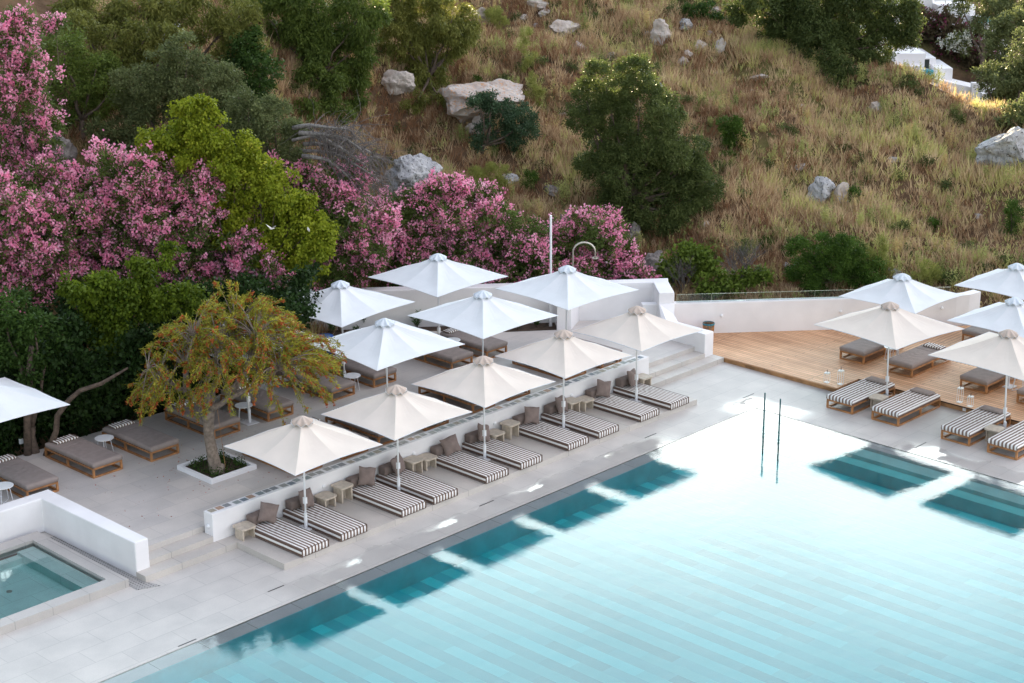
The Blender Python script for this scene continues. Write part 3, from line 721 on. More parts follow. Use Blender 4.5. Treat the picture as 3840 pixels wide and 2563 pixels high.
def mattress(name, x0, x1, y0, y1, z0, z1, mat, parent, seed=0, bev=.035, wrinkle=.006, head=0):
    """soft slab with rounded edges and a few sitting creases"""
    nx, ny = 26, 56; bm = bmesh.new(); rs = random.Random(seed)
    ox, oy = rs.uniform(-9, 9), rs.uniform(-9, 9)
    def prof(u):    # rounded rim
        d = min(u, 1-u); return d
    grid = []
    for j in range(ny+1):
        row = []
        for i in range(nx+1):
            x = x0+(x1-x0)*i/nx; y = y0+(y1-y0)*j/ny
            d = min(x-x0, x1-x, y-y0, y1-y); z = z1-bev*.6*max(0, 1-d/bev)**2
            k = math.exp(-(((x-(x0+x1)/2)/.25)**2+((y-(y0+(y1-y0)*.62))/.35)**2))
            z += wrinkle*(math.sin(28*y+9*math.sin(5*x+ox)+oy)*k*1.6+.5*math.sin(6*x+oy)*math.sin(3*y+ox))
            row.append(bm.verts.new((x, y, z)))
        grid.append(row)
    for j in range(ny):
        for i in range(nx): bm.faces.new((grid[j][i], grid[j][i+1], grid[j+1][i+1], grid[j+1][i]))
    rim = [grid[0][i] for i in range(nx+1)]+[grid[j][nx] for j in range(1, ny+1)]+[grid[ny][i] for i in range(nx-1, -1, -1)]+[grid[j][0] for j in range(ny-1, 0, -1)]
    cx, cy = (x0+x1)/2, (y0+y1)/2
    prev = rim
    for (zz, infl) in ((z1-bev*.75, .010), ((z0+z1)/2, .014), (z0+bev*.5, .008), (z0, -.01)):
        cur = [bm.verts.new((v.co.x+(infl if v.co.x > cx else -infl)*(abs(v.co.x-cx) > (x1-x0)/2-1e-4), v.co.y+(infl if v.co.y > cy else -infl)*(abs(v.co.y-cy) > (y1-y0)/2-1e-4), zz)) for v in rim]
        for a in range(len(rim)):
            c = (a+1) % len(rim); bm.faces.new((prev[a], cur[a], cur[c], prev[c]))
        prev = cur
    bm.faces.new(prev)
    bmesh.ops.recalc_face_normals(bm, faces=bm.faces)
    me = bpy.data.meshes.new(name); bm.to_mesh(me); bm.free(); me.materials.append(mat); me.polygons.foreach_set('use_smooth', [True]*len(me.polygons))
    o = bpy.data.objects.new(name, me); col.objects.link(o); o.parent = parent
    return o

# -- daybeds on the platform
BEDS = [-16.90, -15.60, -13.52, -12.34, -10.37, -9.00, -7.02, -5.68, -3.80, -2.36]
BYAW = [1.2, .2, .6, -.4, 0, .3, 0, -.3, .5, 0]
BLAB = ['striped mattress daybed nearest the camera, beside the stone table at the near platform end', 'striped mattress daybed second from the near end, right of the first umbrella pole',
        'striped mattress daybed left of the second beige umbrella pole', 'striped mattress daybed just right of the second beige umbrella pole', 'striped mattress daybed left of the third beige umbrella pole',
        'striped mattress daybed just right of the third beige umbrella pole', 'striped mattress daybed left of the fourth beige umbrella pole', 'striped mattress daybed just right of the fourth beige umbrella pole',
        'striped mattress daybed left of the last beige umbrella pole of the row', 'striped mattress daybed at the far end of the platform, beside the steps']
ORD = ['first', 'second', 'third', 'fourth', 'fifth', 'sixth', 'seventh', 'eighth', 'ninth', 'tenth']
for i, x in enumerate(BEDS):
    t = empty('daybed', (x+.43, 2.6, .17), math.radians(BYAW[i])); tag(t, BLAB[i], 'daybed', 'striped daybeds on the platform')
    mt = mattress('mattress', -.43, .43, -1.15, 1.15, .0, .215, M['stripe_bed'], t, seed=i, bev=.03, wrinkle=.0032)
    b = MB()
    for z in (.012, .203):
        r = [(-.445, -1.165, z), (.445, -1.165, z), (.445, 1.15, z), (-.445, 1.15, z), (-.445, -1.165, z)]
        b.tube(r, .009, 6)
    for xx in (-.443, .443): b.tube([(xx, -1.163, .01), (xx, -1.163, .205)], .009, 6)
    b.build('piping', M['taupe_dark'], mt)
    o = rounded((-.36, .36, -.14, .14, 0, .25), 'bolster', M['bolster'], None, .045, 3); o.location = (x+.43-.02, 3.60, .392); o.rotation_euler = (0, 0, math.radians(BYAW[i]+random.uniform(-3, 3)))
    tag(o, 'boxy taupe bolster at the wall on the %s striped daybed from the near end' % ORD[i], 'bolster', 'taupe bolsters on the daybeds')
    yaw = [-22, 14, -16, 20, -20, 8, -18, 12, -20, 14][i]; roll = [20, 8, 16, -6, -14, 22, 12, 6, 17, 5][i]
    o = pillow_mesh('cushion', .52, .52, .22, M['pillow_t'], seed=i); o.location = (x+.43+(.08 if i % 2 == 0 else .04), 3.36, .40+.255)
    o.rotation_euler = Euler((math.radians(-20), math.radians(roll), math.radians(yaw)), 'ZYX')
    tag(o, 'square taupe cushion leaning on the bolster of the %s striped daybed from the near end' % ORD[i], 'cushion', 'square cushions on the daybeds')

# -- stone side tables
def stone_table(h, s=.48):
    t = empty('stone_table', (0, 0, 0))
    b = MB(); hs = s/2; pts = []
    for cx, cy, a0 in ((hs-.09, hs-.09, 0), (-hs+.09, hs-.09, 90), (-hs+.09, -hs+.09, 180), (hs-.09, -hs+.09, 270)):
        for k in range(6): a = math.radians(a0+k*18); pts.append((cx+.09*math.cos(a), cy+.09*math.sin(a)))
    b.prism(pts, h-.05, h); tp = b.build('table_top', M['travertine'], t, bevel=.008, seg=2)
    for sx in (-1, 1):
        b = MB(); b.box(sx*(hs-.07)-.02, sx*(hs-.07)+.02, -hs+.05, hs-.09, 0, h-.051); b.build('side_panel', M['travertine'], t)
    b = MB(); b.box(-hs+.09, hs-.09, .03, .07, 0, h-.051); b.build('cross_panel', M['travertine'], t)
    return t
TAB = [(-17.1, 3.46, .33, 'low square stone table at the near end of the platform'), (-14.4, 3.46, .33, 'low square stone table right of the second daybed'), (-13.8, 3.47, .45, 'tall square stone table left of the third daybed'),
       (-11.2, 3.49, .42, 'tall square stone table right of the fourth daybed'), (-10.66, 3.5, .34, 'low square stone table left of the fifth daybed'), (-7.97, 3.46, .33, 'low square stone table right of the sixth daybed'),
       (-7.33, 3.47, .45, 'tall square stone table left of the seventh daybed'), (-4.62, 3.5, .42, 'tall square stone table right of the eighth daybed'), (-4.06, 3.45, .34, 'low square stone table left of the ninth daybed'), (-1.32, 3.42, .38, 'square stone table at the far end of the platform by the steps')]
protoT = {}
for x, y, h, lb in TAB:
    if h in protoT: o = copy_tree(protoT[h])
    else: o = stone_table(h); protoT[h] = o
    o.location = (x, y, .17); o.rotation_euler[2] = math.radians(random.uniform(-3, 3)); tag(o, lb, 'side table', 'stone side tables on the platform')
for (x, y, lb) in ((2.45, -2.87, 'stone side table between the first two striped loungers on the deck'), (2.45, -6.83, 'stone side table between the striped loungers at the right edge')):
    o = copy_tree(protoT[.42]); o.location = (x, y, 0); o.rotation_euler[2] = math.radians(92); tag(o, lb, 'side table', 'stone side tables between the striped loungers')
    for ch in o.children:
        if ch.name.startswith('table_top'): ch.scale = (1.02, 1.02, 1.0)

# -- teak loungers
def lounger(kind):
    t = empty('lounger', (0, 0, 0)); W, L, H = .95, 2.40, .29     # local: x across, y from foot (0) to head (L)
    fr = MB(); p = .055
    for z0, z1 in ((0, .05), (H-.055, H)):
        fr.box(-W/2, W/2, 0, p, z0, z1); fr.box(-W/2, W/2, L-p, L, z0, z1)
        fr.box(-W/2, -W/2+p, p, L-p, z0, z1); fr.box(W/2-p, W/2, p, L-p, z0, z1)
    for k in range(14): y = .16+k*.155; fr.box(-W/2+p, W/2-p, y, y+.09, H-.03, H-.008)
    fr.build('frame', M['teak'], t, bevel=.004, seg=1)
    for sx in (-1, 1):
        for y in (0, L*.52, L-p):
            b = MB(); x0 = -W/2 if sx < 0 else W/2-p; b.box(x0, x0+p, y, y+p, .05, H-.055); b.build('leg', M['teak'], t)
    m, pm = (M['taupe'], M['stripe_pillow']) if kind == 'taupe' else (M['stripe_lounger'], M['taupe'])
    z = H+.002
    mattress('mattress', -W/2+.01, W/2-.01, -.01, 1.60, z, z+.155, m, t, seed=3 if kind == 'taupe' else 8, wrinkle=.004)
    mattress('head_mattress', -W/2+.01, W/2-.01, 1.615, 2.33, z, z+.150, m, t, seed=5, wrinkle=.003)
    pl = mattress('pillow', -.33, .33, 1.92, 2.24, z+.155, z+.225, pm, t, seed=9, bev=.03, wrinkle=.003)
    return t
pr = {}
def put_lounger(kind, x, y, deg, z, lb, group):
    if kind in pr: o = copy_tree(pr[kind])
    else: o = lounger(kind); pr[kind] = o
    o.location = (x, y, z); o.rotation_euler = (0, 0, math.radians(deg)); tag(o, lb, 'sun lounger', group)
GT = 'taupe loungers on the upper terrace'
for x, y, lb in (
    (-22.05, 8.95, 'taupe lounger mostly outside the left edge, behind the plunge pool wall'),
    (-19.57, 8.93, 'taupe lounger behind the corner of the plunge pool wall, at the left edge'),
    (-17.49, 9.0, 'taupe lounger left of a round white table, second from the left edge'),
    (-15.70, 8.86, 'taupe lounger right of a round white table, left of the bottlebrush planter'),
    (-13.43, 9.0, 'taupe lounger behind the trunk of the bottlebrush tree'),
    (-11.46, 8.98, 'taupe lounger half hidden by the drooping bottlebrush foliage'),
    (-9.03, 8.96, 'taupe lounger just left of the middle round white table'),
    (-7.30, 8.96, 'taupe lounger just right of the middle round white table, under an umbrella corner'),
    (-4.50, 8.35, 'taupe lounger left of the two at the far end of the back row'),
    (-2.95, 8.30, 'taupe lounger at the far end of the back row, its striped pillow in the open'),
    (-13.59, 5.10, 'taupe lounger under the near beige umbrella, its foot touching the low wall'),
    (-11.91, 5.08, 'taupe lounger behind the low wall showing right of the near beige umbrella'),
    (-10.55, 5.10, 'taupe lounger behind the low wall under the left of the second beige umbrella'),
    (-8.78, 5.04, 'taupe lounger behind the low wall under the right of the second beige umbrella'),
    (-6.80, 5.07, 'taupe lounger behind the low wall under the left of the third beige umbrella'),
    (-5.27, 5.05, 'taupe lounger behind the low wall under the right of the third beige umbrella'),
    (-2.65, 5.06, 'taupe lounger behind the low wall under the fourth beige umbrella'),
    (-1.05, 4.95, 'taupe lounger nearest the far steps, under the fifth beige umbrella')):
    put_lounger('taupe', x, y, random.uniform(-1, 1), .47, lb, GT)
GD = 'taupe loungers on the timber deck'
for x, y, lb in ((5.36, .03, 'taupe lounger on the timber deck left of the round white table'), (5.29, -1.83, 'taupe lounger on the timber deck with its striped pillow uncovered'),
                 (5.52, -4.37, 'taupe lounger on the timber deck behind the pair of lanterns near the right edge'), (5.5, -6.35, 'taupe lounger on the timber deck cut by the right edge'),
                 (9.75, -1.98, 'taupe lounger at the back of the timber deck under the right white umbrella'), (9.75, -3.9, 'taupe lounger hidden behind the right hand umbrellas at the back of the deck')):
    put_lounger('taupe', x, y, -90, .168, lb, GD)
GS = 'striped loungers by the pool'
for x, y, lb in ((1.5, -2.09, 'striped lounger farthest along the pool, just left of the stone table'), (1.555, -3.68, 'striped lounger between the two beige umbrellas, right of the stone table'),
                 (1.575, -6.06, 'striped lounger left of the stone table near the right edge'), (1.53, -7.6, 'striped lounger cut by the right edge of the picture')):
    put_lounger('striped', x, y, -90, 0, lb, GS)

# -- round metal tables
def round_table():
    t = empty('round_table', (0, 0, 0))
    b = MB(); b.disc((0, 0), .265, .475, .49, 36); b.build('table_top', M['white_metal'], t)
    for k in range(2):
        a = k*math.pi/2+.5; c, s = math.cos(a), math.sin(a)
        b = MB(); b.tube([(c*.16, s*.16, .474), (c*.24, s*.24, .01), (-c*.24, -s*.24, .01), (-c*.16, -s*.16, .474)], .011, 8); b.build('leg_loop', M['white_metal'], t)
    return t
rt = None
for x, y, z, lb in ((-16.70, 10.34, .47, 'round white metal table between the second and third loungers of the back row'), (-20.5, 9.3, .47, 'round white metal table at the left edge behind the plunge pool wall'),
                    (-12.33, 9.62, .47, 'round white metal table seen through the right side of the bottlebrush tree'), (-8.36, 9.30, .47, 'round white metal table in the middle of the back row beside a pole'),
                    (-3.72, 9.6, .47, 'round white metal table between the last two loungers of the back row'), (6.35, -.87, .168, 'round white metal table on the timber deck'), (6.6, -5.35, .168, 'round white metal table on the deck under the right hand beige umbrella')):
    if rt is None: rt = round_table(); o = rt
    else: o = copy_tree(rt)
    o.location = (x, y, z); o.rotation_euler[2] = random.uniform(0, 3); tag(o, lb, 'round table', 'round white metal tables')

# -- umbrellas
def umbrella(kind, a, drop, za, lx=0, ly=0):
    t = empty('umbrella', (0, 0, 0)); cloth_, capm = (M['beige_cloth'], M['beige_cap']) if kind == 'beige' else (M['white_cloth'], M['white_cap'])
    b = MB(); b.tube([(0, 0, 0), (lx, ly, za-.07)], .027, 14); b.build('pole', M['white_metal'], t, smooth=True)
    b = MB(); b.disc((0, 0), .045, .0, .42, 16); b.box(-.2, .2, -.2, .2, .0, .02); b.build('pole_base', M['white_metal'], t)
    ax, ay = lx*.25, ly*.25; b = MB(); b.box(ax-.045, ax+.045, ay-.036, ay-.030, .66, .84); b.box(ax-.036, ax-.030, ay-.045, ay+.045, .66, .84); b.build('label_tag', M['white_metal'], t)
    # canopy: 8 panels between 4 corner ribs and 4 middle ribs
    ns, nr = 48, 12; V = []; F = []
    def rim(th):
        # th in eighths 0..8, 0 = middle of the +x side
        k = int(th) % 8; f = th-int(th)
        P = []
        for i in (k, (k+1) % 8):
            if i % 2 == 0: an = i*math.pi/4; P.append((math.cos(an)*a*.985, math.sin(an)*a*.985, .045))
            else:
                an = i*math.pi/4; P.append((math.copysign(a, math.cos(an)), math.copysign(a, math.sin(an)), 0.))
        s = .018*a*math.sin(math.pi*f)    # the hem is cut slightly hollow
        x = P[0][0]+(P[1][0]-P[0][0])*f; y = P[0][1]+(P[1][1]-P[0][1])*f; z = P[0][2]+(P[1][2]-P[0][2])*f
        q = math.hypot(x, y); return x-x/q*s, y-y/q*s, z
    for layer in (0, 1):
        for r in range(nr+1):
            u = .04+.96*r/nr
            for k in range(ns):
                th = k*8/ns; x, y, z = rim(th); f = th-int(th)
                sag = -.040*math.sin(math.pi*f)*math.sin(math.pi*u)          # cloth hangs between the ribs
                zz = za-(drop-z)*u + .055*math.sin(math.pi*u)*(-1) + sag
                V.append((x*u+lx, y*u+ly, zz-(.006 if layer else 0)))
    m_ = (nr+1)*ns
    for r in range(nr):
        for k in range(ns):
            p = r*ns+k; q = r*ns+(k+1) % ns; F.append((p, p+ns, q+ns, q)); F.append((m_+p, m_+q, m_+q+ns, m_+p+ns))
    for k in range(ns):
        p = nr*ns+k; q = nr*ns+(k+1) % ns; F.append((p, m_+p, m_+q, q))
    me = bpy.data.meshes.new('canopy'); me.from_pydata(V, [], F); me.update(); me.materials.append(cloth_); 
    cn = bpy.data.objects.new('canopy', me); col.objects.link(cn); cn.parent = t; smooth_by_angle(cn, 4)
    b = MB(); pts = []
    for k in range(ns+1): x, y, z = rim(k*8/ns % 8); pts.append((x+lx, y+ly, za-drop+z-.003))
    b.tube(pts, .011, 6, cap=False); b.build('hem', M['white_cloth'], cn)
    # ribs
    for i in range(8):
        an = i*math.pi/4; R = a*.97 if i % 2 == 0 else a*math.sqrt(2)*.98
        e = (math.cos(an)*R, math.sin(an)*R, za-drop+(.045 if i % 2 == 0 else 0)-.02); h_ = (math.cos(an)*R*.5, math.sin(an)*R*.5, (za-.05+e[2])/2-.085)
        o_ = lambda q, k=1.: (q[0]+lx*k, q[1]+ly*k, q[2])
        b = MB(); b.tube([o_((math.cos(an)*.05, math.sin(an)*.05, za-.10)), o_(h_), o_(e)], .009, 6); b.tube([o_((math.cos(an)*.04, math.sin(an)*.04, za-.75), .75), o_(h_)], .007, 6); b.build('rib', M['white_metal'], t)
    # scalloped vent cap
    V = []; F = []; nc = 64; nr2 = 6
    for r in range(nr2+1):
        u = r/nr2
        for k in range(nc):
            th = 2*math.pi*k/nc; lob = math.cos(8*th)
            R = .30*u*(1-.10*u*u*(lob*.5+.5)); z = za+.085-.165*u**1.5-.05*u*u*(lob*.5+.5)*1.0+.03*u*u*(.5-.5*lob)
            V.append((R*math.cos(th)+lx, R*math.sin(th)+ly, z))
    for r in range(nr2):
        for k in range(nc):
            p = r*nc+k; q = r*nc+(k+1) % nc; F.append((p, p+nc, q+nc, q))
    me = bpy.data.meshes.new('vent_cap'); me.from_pydata(V, [], F); me.update(); me.materials.append(capm); me.polygons.foreach_set('use_smooth', [True]*len(F))
    vc = bpy.data.objects.new('vent_cap', me); col.objects.link(vc); vc.parent = t
    md = vc.modifiers.new('thickness', 'SOLIDIFY'); md.thickness = .006
    b = MB(); b.tube([V[nr2*nc+k] for k in range(nc)]+[V[nr2*nc]], .0065, 5, cap=False); b.build('cap_hem', M['white_cloth'], vc)
    return t
up = {}
def put_umb(key, kind, a, drop, za, x, y, z, deg, lb, group, lx=0, ly=0):
    if key in up: o = copy_tree(up[key])
    else: o = umbrella(kind, a, drop, za, lx, ly); up[key] = o
    o.location = (x, y, z); o.rotation_euler = (math.radians(random.uniform(-.7, .7)) if key in 'wx' else 0, math.radians(random.uniform(-.7, .7)) if key in 'wx' else 0, math.radians(deg)); tag(o, lb, 'umbrella', group)
GB = 'beige umbrellas along the low wall'
for x, y, d, lb in ((-15.66, 2.76, 0, 'beige square umbrella nearest the camera, over the first two daybeds'), (-12.40, 2.77, 1, 'beige square umbrella second from the near end, over the third and fourth daybeds'),
                    (-9.06, 2.80, 1.2, 'beige square umbrella in the middle of the row above the daybeds'), (-5.74, 2.79, -1, 'beige square umbrella fourth from the near end, over the seventh and eighth daybeds'),
                    (-2.41, 2.77, -.9, 'beige square umbrella at the far end of the row, in front of the steps')):
    put_umb('b', 'beige', 1.435, .723, 2.92, x, y, .17, d, lb, GB, .17, .18)
GW = 'white umbrellas on the terrace'
for x, y, d, lb in ((-12.34, 9.35, -3, 'white square umbrella seen through the bottlebrush tree crown'), (-8.11, 9.96, 4.7, 'white square umbrella right of the bottlebrush tree, in front of the dark creeper'),
                    (-9.81, 6.02, -3, 'white square umbrella of the front white row touching the bottlebrush tree'), (-3.86, 10.11, .5, 'white square umbrella farthest back, against the pink hedge'),
                    (-5.93, 5.99, .1, 'white square umbrella in the middle of the front white row'), (-2.08, 6.03, -1.9, 'white square umbrella below the tall white pole and the shower'),
                    (-20.55, 9.9, 0, 'grey white square umbrella cut by the left edge of the picture')):
    put_umb('w', 'white', 1.62, .712, 3.30, x, y, .47, d, lb, GW)
for x, y, d, lb in ((3.17, -2.72, -7.3, 'beige square umbrella over the first pair of striped loungers'), (3.12, -6.80, -3, 'beige square umbrella cut by the right edge, over the striped loungers')):
    put_umb('r', 'beige', 1.62, .724, 3.10, x, y, 0, d, lb, 'beige umbrellas over the striped loungers', .2, .26)
for x, y, d, lb in ((6.67, -.9, -.6, 'white square umbrella on the timber deck in front of the rounded green shrub'), (10.34, -2.99, 0, 'white square umbrella highest at the right edge, in front of the dry slope'), (6.68, -4.95, -4, 'white square umbrella at the right edge between a higher white one and a beige one')):
    put_umb('x', 'white', 1.45, .683, 2.86, x, y, .168, d, lb, 'white umbrellas on the timber deck')

# -- lanterns
def lantern(h):
    t = empty('lantern', (0, 0, 0)); s = .075
    b = MB(); b.box(-s, s, -s, s, 0, .018); b.build('base', M['candle_frame'], t)
    b = MB(); b.box(-s, s, -s, s, h-.035, h); b.build('lid', M['candle_frame'], t)
    for sx in (-1, 1):
        for sy in (-1, 1): b = MB(); b.box(sx*(s-.006)-.005, sx*(s-.006)+.005, sy*(s-.006)-.005, sy*(s-.006)+.005, .018, h-.035); b.build('post', M['candle_frame'], t)
    b = MB(); b.tube([(.025*math.cos(a), 0, h+.045+.045*math.sin(a)) for a in [math.radians(-90+k*30) for k in range(13)]], .006, 6); b.build('handle', M['taupe_dark'], t)
    return t
for x, y, h, lb in ((3.06, -.56, .34, 'shorter white lantern of the left pair on the timber deck edge'), (3.2, -.98, .48, 'taller white lantern of the left pair on the timber deck edge'),
                    (4.32, -4.60, .48, 'taller white lantern of the right pair, near the socket'), (4.2, -5.03, .34, 'shorter white lantern of the right pair, beside the striped lounger head')):
    o = lantern(h); o.location = (x, y, .168); o.rotation_euler[2] = .1; tag(o, lb, 'lantern', 'white lanterns on the timber deck')

# -- shower, poles, bin, rails
t = empty('shower', (1.36, 8.85, .47)); tag(t, 'tall steel gooseneck outdoor shower behind the white umbrella', 'shower')
b = MB(); H = 2.62; pts = [(0, 0, 0), (0, 0, H)]+[(.36*(1-math.cos(math.radians(a)))*.75, -.36*(1-math.cos(math.radians(a)))*.75, H+.34*math.sin(math.radians(a))) for a in range(15, 181, 15)]+[(.54, -.54, H-.2)]
b.tube(pts, .03, 10); b.build('pipe', M['steel'], t, smooth=True)
b = MB(); b.disc((.54, -.54), .125, H-.23, H-.205, 24); b.build('shower_head', M['steel'], t)
b = MB(); b.disc((0, 0), .07, 0, .02, 16); b.build('foot_plate', M['steel'], t)
b = MB(); b.tube([(.81, 9.38, .44), (.81, 9.38, 4.4)], .04, 12); b.disc((.81, 9.38), .055, .44, 1.6, 14)
tag(b.build('tall_pole', M['white_metal'], smooth=False), 'tall slim white pole rising in front of the pink oleander', 'pole')
t = empty('waste_bin', (4.2, 5.1, .168)); tag(t, 'round wooden slatted waste bin with a blue green liner', 'waste bin'); t.scale = (.8, .8, .85)
b = MB()
for k in range(22): a = k*2*math.pi/22; b.tube([(.21*math.cos(a), .21*math.sin(a), .02), (.235*math.cos(a), .235*math.sin(a), .60)], .024, 5)
b.build('slats', M['teak'], t)
b = MB(); b.tube([(0, 0, .56), (0, 0, .61), (0, 0, .63)], [.262, .268, .25], 24, cap=False); b.tube([(0, 0, .629), (0, 0, .25)], [.249, .2], 24, cap=False); b.disc((0, 0), .2, .24, .25); b.build('liner', M['teal_bag'], t, smooth=True)
t = empty('pool_handrail', (-1.75, -1.6, 0)); tag(t, 'pair of slim dark teal posts standing in the far corner of the pool', 'handrail')
for dx, dy in ((0, 0), (-.12, -.64)):
    b = MB(); b.tube([(dx, dy, -.62), (dx, dy, 1.33)], .023, 10); b.tube([(dx, dy, .02), (dx, dy, .06)], .032, 10); b.build('post', M['teal_metal'], t)
# blue tubs on the back edge of the terrace
for x, y, z, r, lb in ((-6.0, 13.45, .44, .30, 'round blue plastic tub half hidden by the bottlebrush foliage'), (-6.6, 12.7, .44, .26, 'smaller round blue tub left of the other one behind the bottlebrush')):
    b = MB(); b.tube([(0, 0, 0), (0, 0, .3), (0, 0, .34), (0, 0, .3), (0, 0, .05)], [r*.8, r*.97, r*1.06, r*.9, r*.7], 24); o = b.build('tub', M['blue_plastic'], smooth=True); o.location = (x, y, z); tag(o, lb, 'tub')
b = MB(); b.tube([(-17.2+.02*k, 11.55+.10*math.sin(k*.35), .50+.13*math.sin(k*.5)) for k in range(12)], .022, 8); tag(b.build('hose', M['red_rubber'], smooth=True), 'short loop of red hose lying at the foot of the ivy bank', 'hose')
b = MB(); b.box(-18.34, -18.22, 12.1, 12.16, .75, .9); tag(b.build('socket_box', M['white_metal'], bevel=.008), 'small white electric box at the foot of the ivy bank', 'socket')
b = MB(); b.tube([(-6.05, 14.5, .3), (-6.05, 14.5, 3.6)], .02, 8); tag(b.build('post', M['steel']), 'thin grey post in front of the creeper, left of the pink hedge', 'post')
